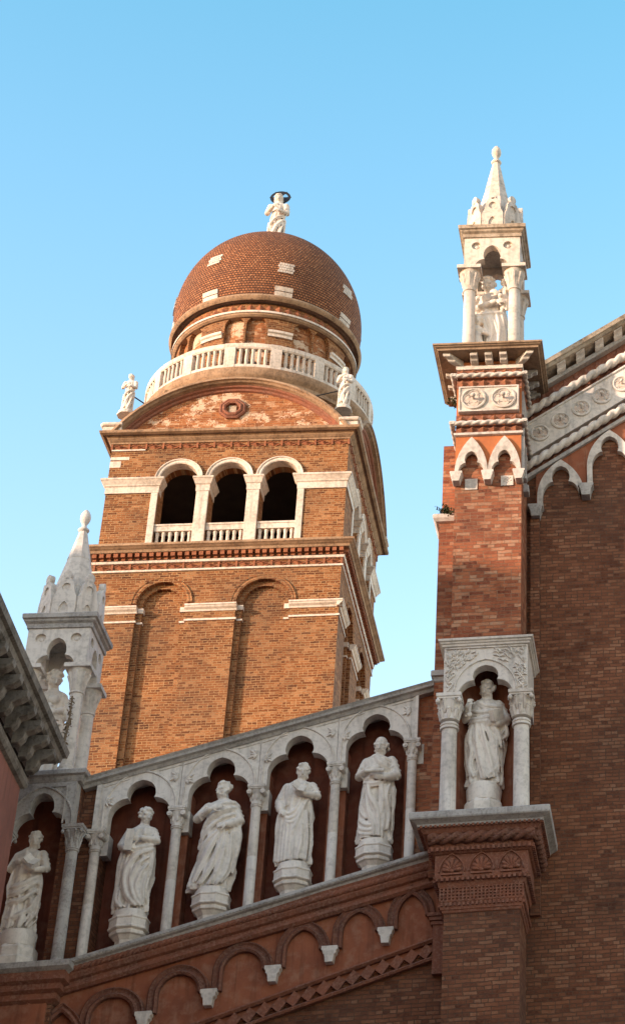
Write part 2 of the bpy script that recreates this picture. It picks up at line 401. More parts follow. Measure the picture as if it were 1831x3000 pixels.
# walls
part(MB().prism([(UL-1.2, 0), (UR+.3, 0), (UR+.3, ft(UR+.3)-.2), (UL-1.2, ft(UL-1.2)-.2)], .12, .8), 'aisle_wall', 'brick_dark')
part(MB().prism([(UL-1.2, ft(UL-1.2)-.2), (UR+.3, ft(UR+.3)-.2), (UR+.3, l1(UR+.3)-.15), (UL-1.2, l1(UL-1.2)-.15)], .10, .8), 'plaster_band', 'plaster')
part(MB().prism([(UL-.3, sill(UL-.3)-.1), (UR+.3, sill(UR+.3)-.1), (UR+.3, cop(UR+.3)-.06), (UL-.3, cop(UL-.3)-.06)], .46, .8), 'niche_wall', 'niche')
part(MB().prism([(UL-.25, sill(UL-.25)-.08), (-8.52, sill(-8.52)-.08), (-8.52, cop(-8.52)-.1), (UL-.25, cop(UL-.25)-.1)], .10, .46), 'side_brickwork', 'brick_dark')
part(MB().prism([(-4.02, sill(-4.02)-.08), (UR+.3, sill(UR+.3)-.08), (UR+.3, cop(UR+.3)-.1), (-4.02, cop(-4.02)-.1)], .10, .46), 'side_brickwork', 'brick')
part(MB().sweep(cop.pts(UL-.02, UR-.13), [(0, -.14), (0, .8), (-.13, .8), (-.13, -.02), (-.085, -.05), (-.07, -.10), (-.035, -.11)][::-1]), 'raking_coping', 'stone_grey')
part(MB().sweep(sill.pts(UL+.05, UR+.1), [(0, -.13), (0, .46), (-.13, .46), (-.13, -.05), (-.085, -.07), (-.07, -.12), (-.04, -.135)][::-1]), 'raking_sill', 'stone_grey')
mb = MB()
u = UL+.1
while u < UR-.02:
    z = sill(u)-.045; mb.box(u, u+.022, -.142, -.11, z-.012, z+.012); u += .045
part(mb, 'dentil_band', 'stone_grey')
mb = MB()
mb.sweep([(UL, l1(UL)+.02), (UR+.3, l1(UR+.3)+.02)], [(0, -.02), (0, .1), (-.40, .1), (-.40, .02), (-.36, -.02), (-.32, -.02), (-.30, .03), (-.26, .03), (-.24, -.02), (-.19, -.05), (-.13, -.05), (-.10, -.01), (-.07, -.05), (-.03, -.06)][::-1])
mb.rope((UL, -.045, l1(UL)-.10), (UR+.2, -.045, l1(UR+.2)-.10), .05, .22, 3, 12, .25)
part(mb, 'terracotta_moulding', 'terracotta')

# blind arches on the plaster band
ux = [CH.at(x, y, .05) for x, y in ((1206, 2590), (1058, 2640), (885, 2692), (712, 2756), (529, 2822), (344, 2888))]
uc = [CH.at(x, y, .05) for x, y in ((1278, 2680), (1131, 2725), (968, 2780), (802, 2837), (615, 2906), (424, 2972), (222, 3045))]
for i, (a, ap) in enumerate(zip(range(6), ux)):
    r, l = uc[i], uc[i+1]
    hw = (r[0]-l[0])/2-.03; um = (r[0]+l[0])/2
    h = max(.3, ap[1]-r[1]-.02)
    for name, k, prof in (('blind_arch', 0, [(0, .10), (0, .02), (.035, .0), (.06, .03), (.07, .05), (.10, .045), (.13, .02), (.15, .05), (.15, .10)]),):
        P = pointed(um, r[1], hw-.13, h-.15)
        P = [(P[0][0], l[1]+.0)]+P if l[1] < r[1]-.03 else P
        part(MB().sweep(P, prof), name, 'terracotta_dark')
for i, c in enumerate(uc[1:6]):
    x, z = c
    p = [(x-.115, z+.02), (x+.115, z+.02), (x+.115, z-.035), (x+.095, z-.05), (x+.095, z-.085), (x+.07, z-.11), (x+.055, z-.22), (x-.055, z-.22), (x-.07, z-.11), (x-.095, z-.085), (x-.095, z-.05), (x-.115, z-.035)]
    part(MB().prism(p, -.04, .1), 'corbel', 'stone', bevel=.006)
x, z = uc[0]
part(MB().box(x-.12, x+.2, -.06, .1, z-.05, z).box(x-.09, x+.2, -.04, .1, z-.11, z-.06).box(x-.07, x+.2, -.02, .1, z-.17, z-.12).box(x-.04, x+.2, .0, .1, z-.9, z-.17), 'corbel', 'terracotta', label='terracotta half capital against the big buttress')
# lozenge frieze
mb = MB()
mb.sweep(ft.pts(UL, UR+.2), [(0, .02), (0, .1), (-.06, .1), (-.06, .04), (-.03, .0)][::-1])
mb.sweep(fb.pts(UL, UR+.2), [(.06, .04), (.03, 0), (0, .02), (0, .1), (.06, .1)])
part(mb, 'frieze_edging', 'terracotta')
k = ft.k; d = Vector((1, k)).normalized()
hgt = (ft(-4)-fb(-4))
mb = MB(); u = -8.8; i = 0
while u < UR+.1:
    zc = (ft(u)+fb(u))/2; q = .115
    c = [(u+q*.95*d.x, zc+q*.95*d.y), (u-.0, zc+q), (u-q*.95*d.x, zc-q*.95*d.y), (u, zc-q)]
    mb.prism(c, .045 if i % 2 else .035, .1); u += .202; i += 1
part(mb, 'lozenge_frieze', 'terracotta')

# the arcade: five columns, four lobed arches
cu = [-8.575, -7.44, -6.31, -5.167, -4.04]
cb = [(243, 2794), (487, 2721), (728, 2646), (965, 2578), (1197, 2508)]
ct = [(280, 2435), (521, 2367), (753, 2304), (985, 2238), (1208, 2169)]
capz = []
def column(u, t, z0, z1, r, hc, parent, org, mt='stone', square=True, joint=True, sm=.0):
    """shaft with base, astragal rings; hc = height of the capital, z1 its top"""
    zc = z1-hc
    pr = [(r*1.12, z0-.05), (r*1.12, z0+.02), (r*1.05, z0+.03), (r*1.0, z0+.05)]
    if joint: zj = z0+(zc-z0)*.5; pr += [(r*.985, zj-.012), (r*.94, zj-.006), (r*.94, zj+.006), (r*.98, zj+.012)]
    pr += [(r*.93, zc-.03), (r*1.12, zc-.022), (r*1.15, zc-.008), (r*1.0, zc+.0), (r*1.0, zc+.012)]
    c = MB().lathe(u, t, pr, 20).build('column', M[mt], parent, org, auto=50)
    return c
def capital(u, t, z1, hc, r, hw, parent, org, mt='stone', kind='ionic'):
    mb = MB(); zc = z1-hc
    mb.lathe(u, t, [(r*1.0, zc), (r*1.16, zc+.012), (r*1.05, zc+.03), (r*1.08, zc+hc*.35), (r*1.3, zc+hc*.6), (hw*.92, zc+hc*.82)], 16)
    mb.box(u-hw, u+hw, t-hw, t+hw, z1-hc*.13, z1); mb.box(u-hw*.93, u+hw*.93, t-hw*.93, t+hw*.93, z1-hc*.21, z1-hc*.13)
    if kind == 'ionic':
        for sx in (-1, 1):
            mb.tube([(u+sx*hw*.78, t-hw*.98, z1-hc*.36), (u+sx*hw*.78, t+hw*.9, z1-hc*.36)], hw*.3, 12)
            mb.tube([(u+sx*hw*.78, t-hw*1.05, z1-hc*.36), (u+sx*hw*.78, t-hw*.9, z1-hc*.36)], hw*.13, 8)
        for a in range(8):
            th = 2*PI*a/8+.2; mb.ball((u+r*1.12*math.cos(th), t+r*1.12*math.sin(th), zc+hc*.38), (r*.24, r*.24, hc*.17), 8, 6)
    else:
        for a in range(8):
            th = 2*PI*a/8; q = (math.cos(th), math.sin(th))
            P = [(u+q[0]*r*1.0, t+q[1]*r*1.0, zc+.03), (u+q[0]*r*1.1, t+q[1]*r*1.1, zc+hc*.28), (u+q[0]*r*1.32, t+q[1]*r*1.32, zc+hc*.45), (u+q[0]*r*1.42, t+q[1]*r*1.42, zc+hc*.38)]
            mb.tube(P, [r*.2, r*.27, r*.2, r*.1], 6, rnd=True)
            th += PI/8; q = (math.cos(th), math.sin(th)); e_ = hw*1.12/max(abs(q[0]), abs(q[1]))*.92
            P = [(u+q[0]*r*1.08, t+q[1]*r*1.08, zc+hc*.3), (u+q[0]*r*1.3, t+q[1]*r*1.3, zc+hc*.6), (u+q[0]*e_*.92, t+q[1]*e_*.92, zc+hc*.78), (u+q[0]*e_, t+q[1]*e_, zc+hc*.70)]
            mb.tube(P, [r*.14, r*.2, r*.17, r*.1], 6, rnd=True)
        for sx in (-1, 1):
            for sy in (-1, 1): mb.ball((u+sx*hw*.86, t+sy*hw*.86, zc+hc*.70), (r*.3, r*.3, r*.34), 8, 6)
    return mb.build('capital', M[mt], parent, org, auto=40)
for i in range(5):
    zb = sill(cu[i])-.01; zt = CH.at(*ct[i], .0)[1]
    capz.append(zt)
    c = column(cu[i], .03, zb, zt, .074, .31, church, ORG)
    cp = capital(cu[i], .03, zt, .31, .074, .125, c, ORG); cp.parent = c
    part(MB().prism([(cu[i]-.02, zt-.36), (cu[i]+.16, zt-.36), (cu[i]+.16, zt-.03), (cu[i]-.02, zt-.03)], .085, .3), 'impost_block', 'stone')
    if 0 < i < 5:
        part(MB().prism([(cu[i]-.13, zb-.2), (cu[i]+(.05 if i == 4 else .13), zb-.2), (cu[i]+(.05 if i == 4 else .13), zt+.3), (cu[i]-.13, zt+.3)], .2, .47), 'niche_pier', 'plaster')
for i in range(4):
    l, r = cu[i], cu[i+1]
    ol, orr = l+.13, r-.115
    um = (ol+orr)/2; hw = (orr-ol)/2
    zs = capz[i+1]-.06
    top = lambda uu: cop(uu)-.115
    zap = top(um)-.13
    az = (zap-zs)/hw
    T = trefoil(um, zs, hw, cz=.62*az/1.3, lz=.84*az/1.3, az=az, lr=.46)
    lo = l if i else l-.0
    L0 = (l-(.0 if i else .075), capz[i]); L1 = (r+(.0 if i < 3 else .07), capz[i+1])
    poly = [L0, (ol, capz[i])]+T+[(orr, capz[i+1]), L1, (L1[0], top(L1[0])), (L0[0], top(L0[0]))]
    P = []
    for q in poly:
        if not P or (abs(q[0]-P[-1][0])+abs(q[1]-P[-1][1])) > 1e-4: P.append(q)
    # a 3 mm joint between the blocks
    P = [(q[0]+(.003 if abs(q[0]-L0[0]) < 1e-6 else -.003 if abs(q[0]-L1[0]) < 1e-6 else 0), q[1]) for q in P]
    a = part(MB().prism(P, .0, .2), 'arch_tracery', 'stone', bevel=.008)
    # raised archivolt, panel mouldings and carved leaves of the spandrels
    A = pointed(um, zs+.1, hw+.055, zap-zs+.02)
    A = [(A[0][0], capz[i]+.0)]+A+[(A[-1][0], capz[i+1])]
    AA = [p for p in A if p[1] < top(p[0])-.02]
    mb = MB().sweep(A, [(0, .004), (.012, -.022), (.028, -.022), (.04, .004)])
    part(mb, 'archivolt', 'stone')
    mb = MB()
    def leaf(x, z, sgn, n=5):
        for j in range(n):
            aa = R(20+j*32)*sgn; L = .09+.04*(j % 2)
            mb.tube([(x, .0, z), (x+math.sin(aa)*L*.6, -.015, z+math.cos(aa)*L*.6), (x+math.sin(aa)*L, -.008, z+math.cos(aa)*L)], [.016, .022, .008], 6, rnd=True)
    xl, xr = l+.05, r-.05
    leaf(xl+.02, min(top(xl)-.22, capz[i]+.45), 1); leaf(xr, top(xr)-.25, -1)
    part(mb, 'spandrel_leaves', 'stone', smooth=True)
    mb = MB().sweep([(l+.02, top(l)-.05), (um-.2, top(um-.2)-.04)], [(0, .004), (-.008, -.014), (-.022, -.014), (-.03, .004)][::-1])
    mb.sweep([(um+.22, top(um+.22)-.04), (r-.02, top(r)-.05)], [(0, .004), (-.008, -.014), (-.022, -.014), (-.03, .004)][::-1])
    part(mb, 'panel_moulding', 'stone')
x = cu[4]+.07
part(MB().prism([(x-.045, capz[4]), (x+.0, capz[4]), (x, cop(x)-.12), (x-.045, cop(x)-.12)], -.022, .004), 'panel_moulding', 'stone')
x = cu[0]-.075
part(MB().prism([(x, capz[0]), (x+.07, capz[0]), (x+.07, cop(x)-.12), (x, cop(x)-.14)], -.022, .004), 'panel_moulding', 'stone')

# ---------------------------------------------------------------- the big buttress
def zat(px, py, t): return CH.at(px, py, t)[1]
zl = zat(1410, 2365, -1.08)       # ledge top
rows = [zat(1410, y, t) for y, t in ((2392, -1.08), (2415, -.95), (2428, -.95), (2455, -.93), (2470, -.86), (2485, -.83), (2491, -.8), (2562, -.74), (2574, -.72), (2584, -.68), (2592, -.68), (2634, -.68), (2650, -.64), (2658, -.62))]
zc0 = rows[-1]
b = MB().box(SU0, SU1, ST, 1, 0, zc0+.02)
part(b, 'buttress_shaft', 'brick_dark')
OU, OT = .44, .5       # how far the ledge stands out
def rg(mb, prof, t1=T1+.05): return mb.ring(SU0, SU1, ST, t1, prof)
part(rg(MB(), [(.36, rows[0]-.05), (.37, rows[0]-.02), (.42, rows[0]+.01), (.46, rows[0]+.03), (.47, rows[0]+.05), (.47, zl-.015), (.455, zl)]), 'ledge', 'stone_grey')
def dentils(mb, o, z0, z1, w, d=.03):
    n = int((SU1-SU0+2*o)/(2*w)); s = (SU1-SU0+2*o)/n
    for i in range(n):
        u = SU0-o+i*s; mb.box(u+s*.2, u+s*.7, ST-o-d, ST-o+.02, z0, z1)
    L = T1-ST+o; n = int(L/(2*w)); s = L/n
    for i in range(n):
        t = ST-o+i*s
        mb.box(SU1+o-.02, SU1+o+d, t+s*.2, t+s*.7, z0, z1); mb.box(SU0-o-d, SU0-o+.02, t+s*.2, t+s*.7, z0, z1)
    return mb
mb = MB(); r = rows
zz = r
rg(mb, [(.005, zz[13]-.06), (.02, zz[13]-.05), (.03, zz[13]-.02), (.045, zz[13]-.01), (.05, zz[12]), (.055, zz[11]-.02), (.07, zz[11]), (.05, zz[11]+.01), (.05, zz[10]-.01), (.075, zz[10]), (.09, zz[9]+.01), (.10, zz[9]+.03), (.12, zz[8]+.01), (.14, zz[7]-.02), (.145, zz[7]), (.125, zz[7]+.01), (.125, zz[6]-.01), (.155, zz[6]), (.165, zz[5]-.01), (.19, zz[5]+.01), (.21, zz[4]), (.20, zz[4]+.01), (.20, zz[3]+.01), (.23, zz[2]-.02), (.28, zz[2]), (.30, zz[2]+.03), (.32, zz[1]-.01), (.34, zz[1]+.02), (.35, zz[0]-.03)])
dentils(mb, .05, zz[12], zz[11]-.015, .03); dentils(mb, .125, zz[8]-.01, zz[7]-.02, .035); dentils(mb, .195, zz[5], zz[4]-.01, .035); dentils(mb, .335, zz[1]-.01, zz[1]+.045, .033)
part(mb, 'console_cornice', 'terracotta')
mb = MB(); zr = (zz[3]+zz[2])/2; rr = .095
mb.rope((SU0-.22, ST-.235, zr), (SU1+.24, ST-.235, zr), rr, .52, 3, 30, .72)
mb.rope((SU1+.235, ST-.24, zr), (SU1+.235, T1, zr), rr, .52, 3, 30, .72)
part(mb, 'rope_moulding', 'terracotta_dark', smooth=False, auto=50)
# shells
for i, x in enumerate((-3.31, -2.89, -2.47)):
    mb = MB(); z0 = zz[7]+.05; H = zz[6]-zz[7]-.09; t = ST-.125
    P = pointed(x, z0+.02, .165, H)
    mb.sweep(P, [(0, t+.01), (.006, t-.03), (.022, t-.03), (.028, t+.01)])
    for j in range(7):
        a = R(-78+26*j); L = H*.42*(1+.55*math.cos(a)**2)
        mb.tube([(x+math.sin(a)*.03, t-.01, z0+.03+math.cos(a)*.03), (x+math.sin(a)*L*.6, t-.025, z0+.03+math.cos(a)*L*.62), (x+math.sin(a)*L, t-.015, z0+.03+math.cos(a)*L)], [.012, .024, .03], 8, rnd=True)
    mb.ball((x, t-.01, z0+.03), (.035, .03, .03)); mb.box(x-.15, x+.15, t-.03, t+.01, z0-.025, z0)
    part(mb, 'shell_relief', 'terracotta', smooth=False, auto=45)
# pierced band: diagonal grid of small holes
mb = MB(); z0, z1 = zz[11]+.01, zz[10]-.012; t = ST-.05; nr = 4; nc = 22
du = (SU1-SU0+.1)/nc; dz = (z1-z0)/nr
for j in range(nr+1): mb.box(SU0-.05, SU1+.05, t-.022, t+.01, z0+dz*j-dz*.2, z0+dz*j+dz*.2)
for i in range(nc+1): mb.box(SU0-.05+du*i-du*.19, SU0-.05+du*i+du*.19, t-.026, t+.01, z0, z1)
for j in range(nr):
    for i in range(1, nc):
        mb.ball((SU0-.05+du*(i), t-.012, z0+dz*(j+1)), (du*.36, .02, dz*.34), 6, 4)
part(mb, 'pierced_band', 'terracotta')

# canopy niche on the ledge
CT = -.78
cz0 = zat(1421, 2033, CT); czt = zat(1421, 1893, CT); czc = zat(1421, 1878, CT-.06)
nu0, nu1 = SU0-.0, SU1+.06
sL, sR = CH.at(1300, 1950, CT)[0], CH.at(1544.5, 1950, CT)[0]
oL, oR = CH.at(1342.4, 2036, CT)[0], CH.at(1499, 2027, CT)[0]
zap = CH.at(1421, 1948, CT)[1]
um = (oL+oR)/2; hw = (oR-oL)/2
T = trefoil(um, cz0+.02, hw, cz=.62*(zap-cz0)/hw/1.36, lz=.88*(zap-cz0)/hw/1.36, az=(zap-cz0-.02)/hw, lr=.47)
part(MB().prism([(sL, cz0), (oL, cz0)]+T+[(oR, cz0), (sR, cz0), (sR, czt), (sL, czt)], CT, CT+.2), 'canopy_front', 'stone', bevel=.008)
part(MB().box(sR-.16, sR, CT+.203, T1, cz0, czt), 'canopy_side', 'stone'); part(MB().box(sL, sL+.16, CT+.203, ST, cz0, czt), 'canopy_side', 'stone')
part(MB().ring(sL, sR, CT, T1, [(.0, czt-.001), (.03, czt+.01), (.035, czt+.04), (.055, czt+.05), (.06, czt+.075), (.085, czt+.085), (.09, czt+.12), (.07, czt+.13)]), 'canopy_cornice', 'stone')
mb = MB(); rn = random.Random(14)
mb.box(sL+.03, sR-.03, CT-.02, CT+.01, czt-.035, czt-.012)
A = pointed(um, cz0+.06, hw+.05, zap-cz0+.02)
mb.sweep([p for p in A if p[1] < czt-.05], [(0, CT+.006), (.01, CT-.022), (.028, CT-.022), (.038, CT+.006)])
def clear(x, z):
    return all((x-p[0])**2+(z-p[1])**2 > .085**2 for p in A) and (abs(x-um) > hw+.1 or z > zap-.0 or not any(abs(x-p[0]) < .06 and p[1] > z for p in A))
n_ = 0
for x0, s_ in ((sL, 1), (sR, -1)):
    for j in range(4):          # curling stems with leaves, filling each spandrel
        bx, bz = x0+s_*.09, cz0+.12+.15*j
        mb.tube([(bx-s_*.04, CT, bz-.06), (bx, CT-.018, bz), (bx+s_*.05, CT-.01, bz+.07), (bx+s_*.02, CT, bz+.12)], [.012, .014, .012, .007], 6, rnd=True)
    for j in range(130):
        x = x0+s_*rn.uniform(.04, .5); z = rn.uniform(cz0+.05, czt-.06)
        if not clear(x, z) or z < zap-.42+abs(x-um)*0-.3*max(0, .42-abs(x-um))*0 and abs(x-um) < hw+.11: continue
        an = math.atan2(z-(cz0+.2), (x-x0))+rn.uniform(-.8, .8); L = rn.uniform(.03, .06)
        mb.tube([(x-math.cos(an)*L, CT+.002, z-math.sin(an)*L), (x, CT-.02, z), (x+math.cos(an+.5)*L, CT+.0, z+math.sin(an+.5)*L)], [.008, .017, .008], 6, rnd=True)
part(mb, 'canopy_carving', 'stone', smooth=True)
for px0, px1, mt in ((1287.5, 1336.5, 'stone'), (1503.5, 1548, 'stone_warm')):
    x = (CH.at(px0, 2240, CT+.02)[0]+CH.at(px1, 2240, CT+.02)[0])/2
    c = column(x, CT+.06, zl, cz0, .122, .46, church, ORG, 'stone', joint=False)
    MB().lathe(x, CT+.06, [(.122, cz0-.56), (.142, cz0-.55), (.142, cz0-.52), (.122, cz0-.51), (.122, cz0-.5), (.138, cz0-.49), (.138, cz0-.47), (.122, cz0-.46)], 20).build('astragal', M['stone'], c, ORG, auto=40)
    capital(x, CT+.06, cz0, .42, .125, .185, c, ORG, mt, 'leafy')
# niche recess behind the statue: shaft on both sides, red plaster inside
zn = czt-.1
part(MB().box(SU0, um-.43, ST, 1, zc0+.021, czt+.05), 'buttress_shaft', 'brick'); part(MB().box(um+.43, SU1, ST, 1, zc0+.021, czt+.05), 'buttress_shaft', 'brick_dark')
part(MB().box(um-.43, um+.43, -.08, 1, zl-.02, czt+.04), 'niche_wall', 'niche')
apse = [[(um+.425*math.cos(R(a)), ST+.01+.46*math.sin(R(a)), z) for a in range(0, 181, 10)] for z in (zl-.02, czt-.06)]
part(MB().loft(apse, False, False, False), 'niche_apse', 'plaster')
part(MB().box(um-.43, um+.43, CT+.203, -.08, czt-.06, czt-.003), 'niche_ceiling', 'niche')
# upper shaft, stepped shoulder behind it, crown
zs0 = czt+.128
zsp = zat(1430, 1385, -.68)        # springing of the crown's arches
part(MB().box(SU0, SU1, ST, 1, zs0, zat(1430, 1275, ST)), 'buttress_shaft', 'brick')
ub0 = CH.at(1281, 1700, -.1)[0]
zsh = zat(1300, 1535, -.1)
part(MB().box(ub0, SU0+.05, -.12, T1, 12.5, zsh), 'buttress_shoulder', 'brick')
part(MB().ring(ub0, SU0+.02, -.12, T1, [(0, zsh), (.05, zsh+.01), (.09, zsh+.06), (.10, zsh+.10), (.08, zsh+.14), (.02, zsh+.16)]), 'shoulder_cap', 'stone_warm')
part(MB().box(CH.at(1300, 1400, 0)[0]-.02, SU0+.05, .02, T1, zsh+.15, zat(1430, 1300, 0)), 'buttress_shoulder', 'brick')
part(MB().ring(CH.at(1262, 2000, -.2)[0]+.05, SU0+.02, -.12, .8, [(0, cop(UR)-.12), (.02, cop(UR)-.1), (.02, cop(UR)-.03), (.06, cop(UR)-.02), (.06, cop(UR)+.06), (.04, cop(UR)+.08)]), 'coping_stop', 'stone_grey')
# crown
KT = ST-.08
zstr = zat(1430, 1271, KT); zpb = zat(1430, 1208, KT-.03); zpt = zat(1430, 1134, KT-.03); zms = zat(1430, 1078, KT); zmb = zat(1430, 1072, KT); zsb = zat(1430, 1026, KT-.3)
zsl = 21.64
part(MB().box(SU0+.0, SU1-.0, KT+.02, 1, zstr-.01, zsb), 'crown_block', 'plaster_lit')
# two lobed arches over corbels: white frames cut by brick openings
w2 = (SU1-SU0)/2
for i in range(2):
    um2 = SU0+w2*(i+.5); r0 = CH.at(1317.8 if i == 0 else 1427, 1385, KT)[0]
    hw = .205; T = trefoil(um2, zsp, hw, cu=.44, cz=.9, lz=1.32, lr=.5, az=2.0)
    O = pointed(um2, zsp, w2/2-.0003, .70)
    part(MB().prism(O+T[::-1], KT-.05, KT+.05), 'crown_arch', 'stone_warm', bevel=.018)
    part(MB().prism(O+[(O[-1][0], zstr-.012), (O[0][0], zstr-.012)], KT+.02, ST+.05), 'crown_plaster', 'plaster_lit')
for x in (SU0+.03, SU0+w2, SU1-.03):
    z = zsp
    p = [(x-.10, z), (x+.10, z), (x+.10, z-.04), (x+.085, z-.05), (x+.085, z-.09), (x+.075, z-.10), (x+.055, z-.19), (x-.055, z-.19), (x-.075, z-.10), (x-.085, z-.09), (x-.085, z-.05), (x-.10, z-.04)]
    part(MB().prism(p, KT-.10, KT+.08), 'corbel', 'stone_warm', bevel=.006)
part(MB().box(SU0+.16, SU0+.36, ST-.015, ST+.1, zsp-.27, zsp-.06), 'stone_block', 'stone')
mb = MB().box(SU1-.33, SU1-.13, ST-.02, ST+.1, zsp-.22, zsp-.03)
for k in range(7): mb.ball((SU1-.3+.02*k+.01*(k % 2), ST-.02, zsp-.07-.02*((k*3) % 5)), (.022, .012, .016), 6, 5)
part(mb, 'carved_block', 'stone_warm')
part(MB().ring(SU0, SU1, KT, T1, [(.0, zstr-.03), (.03, zstr-.02), (.035, zstr+.02), (.0, zstr+.03)]), 'crown_string', 'stone_warm')
def lozenges(za, zb, t, n=6):
    mb = MB(); w_ = (SU1-SU0)/n; zc = (za+zb)/2; h = abs(zb-za)/2*1.05
    for i in range(n):
        x = SU0+w_*(i+.5); mb.add([(x-w_*.5, t-.006, zc), (x, t-.006, zc-h*.9), (x+w_*.5, t-.006, zc), (x, t-.006, zc+h*.9), (x, t-.06, zc)], [(0,1,4),(1,2,4),(2,3,4),(3,0,4)])
    n2 = 5; w_ = (T1-KT)/n2
    for i in range(n2):
        y = KT+w_*(i+.5); mb.add([(SU1-.0, y-w_*.55, zc), (SU1, y, zc-h), (SU1, y+w_*.55, zc), (SU1, y, zc+h), (SU1+.055, y, zc)], [(0,1,4),(1,2,4),(2,3,4),(3,0,4)])
    part(MB().box(SU0-.004, SU1+.004, KT+.012, T1, min(za, zb), max(za, zb)), 'lozenge_ground', 'terracotta')
    return part(mb, 'lozenge_band', 'terracotta_lit')
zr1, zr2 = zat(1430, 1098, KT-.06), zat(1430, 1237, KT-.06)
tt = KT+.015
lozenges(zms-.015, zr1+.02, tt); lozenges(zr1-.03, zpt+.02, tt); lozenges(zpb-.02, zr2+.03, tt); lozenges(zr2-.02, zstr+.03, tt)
for zr in (zr1, zr2):
    mb = MB().rope((SU0-.09, KT-.06, zr), (SU1+.1, KT-.06, zr), .047, .30, 2, 16, .5).rope((SU1+.06, KT-.1, zr), (SU1+.06, T1, zr), .047, .30, 2, 16, .5).rope((SU0-.06, KT-.1, zr), (SU0-.06, T1, zr), .047, .30, 2, 16, .5)
    part(mb, 'rope_moulding', 'stone_warm', auto=50)
def roundel(uc, t, zc, r, mt):
    mb = MB(); P = arc(uc, zc, r, r, 0, 360, 32)[:-1]
    mb.sweep(P, [(0, t+.004), (.008, t-.03), (.03, t-.036), (.05, t-.02), (.055, t+.004)], closed=True)
    o = part(mb, 'roundel', mt, auto=40)
    out = []
    for k in range(4):
        a = 90*k
        out += [(uc+math.cos(R(a))*r*.37+math.cos(R(a+b))*r*.34, zc+math.sin(R(a))*r*.37+math.sin(R(a+b))*r*.34) for b in range(-110, 111, 22)]
    part(MB().prism(out, t-.012, t+.004), 'quatrefoil', 'stone_pink', o)
    part(MB().sweep(out, [(0, t+.002), (-.004, t-.022), (-.016, t-.022), (-.02, t+.002)][::-1], closed=True), 'quatrefoil_rim', mt, o)
    part(MB().tube([(uc, t, zc), (uc, t-.08, zc+.01)], [r*.08, r*.1], 8).ball((uc, t-.105, zc+.012), r*.19, 10, 8), 'boss', mt, o, smooth=True)
pt = KT-.06
part(MB().box(SU0+.035, SU1-.035, pt, 1, zpb, zpt), 'quatrefoil_panel', 'stone_warm', bevel=.006)
fr = MB().sweep([(SU0+.04, zpb+.005), (SU1-.04, zpb+.005), (SU1-.04, zpt-.005), (SU0+.04, zpt-.005)], [(0, pt+.004), (.0, pt-.02), (.025, pt-.02), (.03, pt+.004)], closed=True)
part(fr, 'panel_frame', 'stone_warm')
for i in range(2):
    roundel(SU0+w2*(i+.5)+(.02 if i == 0 else -.02), pt, (zpb+zpt)/2, .215, 'stone_warm')
part(MB().box(SU1-.1, SU1+.03, KT+.1, T1, zpb+.02, zpt-.02), 'quatrefoil_panel', 'stone_grey')  # grey here, warm in front: the side's shade is in its colour
part(MB().ring(SU0, SU1, KT, T1, [(.0, zms-.035), (.02, zms-.03), (.025, zmb+.0), (.0, zmb+.01)]), 'crown_string', 'stone_warm')
def modillion(u, t, z0, z1, w_, dep, axis='t', sgn=-1):
    h = z1-z0
    P = [(0, z0), (dep*.45, z0+.0), (dep*.62, z0+h*.12), (dep*.66, z0+h*.3), (dep*.74, z0+h*.42), (dep*.95, z0+h*.5), (dep, z0+h*.62), (dep, z1), (0, z1)]
    mb = MB()
    v = []
    for o in (-w_/2, w_/2):
        for a, z in P: v.append((u+o, t-a, z) if axis == 't' else (u-sgn*0+a*(1 if sgn > 0 else -1), t+o, z))
    n = len(P); f = [tuple(range(n)), tuple(range(n, 2*n))[::-1]]+[(i, (i+1) % n, (i+1) % n+n, i+n) for i in range(n)]
    return mb.add(v, f)
for i in range(5):
    x = SU0+.045+i*(SU1-SU0-.09)/4
    mb = modillion(x, KT+.03, zmb+.01, zsb+.03, .125, .26)
    if i in (0, 4):
        s = -1 if i == 0 else 1
        mb.xf(lambda p: Vector((x+(p.x-x)+s*max(0, (KT+.03-p.y))*.8, p.y, p.z)))
    part(mb, 'modillion', 'stone_warm', bevel=.012)
for i in range(3):
    part(modillion(SU1-.03, KT+.38+i*.34, zmb+.01, zsb+.03, .10, .27, 'u', 1), 'modillion', 'stone_grey', bevel=.012)  # right-hand ones grey, shade of that side put into the colour
    part(modillion(SU0+.03, KT+.38+i*.34, zmb+.01, zsb+.03, .10, .27, 'u', -1), 'modillion', 'stone_warm', bevel=.012)
part(MB().ring(SU0, SU1, KT, T1+.2, [(.25, zsb+.025), (.30, zsb+.03), (.31, zsb+.06), (.345, zsb+.075), (.35, zsl-.05), (.375, zsl-.04), (.38, zsl-.01), (.36, zsl)]), 'crown_slab', 'stone_brown')

# ---------------------------------------------------------------- nave front to the right
GT = T1
g0 = CH.at(1593, 1061, .1); g1 = CH.at(1831, 922.6, .1)
K = (g1[1]-g0[1])/(g1[0]-g0[0])
def gz(u, ref): return ref[1]+K*(u-ref[0])
UE = 4.6; U0 = SU1-.02
top = g0
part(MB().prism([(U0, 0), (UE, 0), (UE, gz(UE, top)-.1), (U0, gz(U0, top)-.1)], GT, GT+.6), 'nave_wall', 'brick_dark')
def rake(px, py, t): 
    p = CH.at(px, py, t); return lambda u: p[1]+K*(u-p[0])
zt = rake(1712, 992, .0)
part(MB().sweep([(U0+.25, zt(U0+.25)), (UE, zt(UE))], [(0, -.05), (0, GT+1.2), (-.12, GT+1.2), (-.12, .03), (-.08, .0), (-.07, -.03), (-.03, -.04)][::-1]), 'gable_cornice', 'stone_dirty')
zm = rake(1708, 1057, .25)
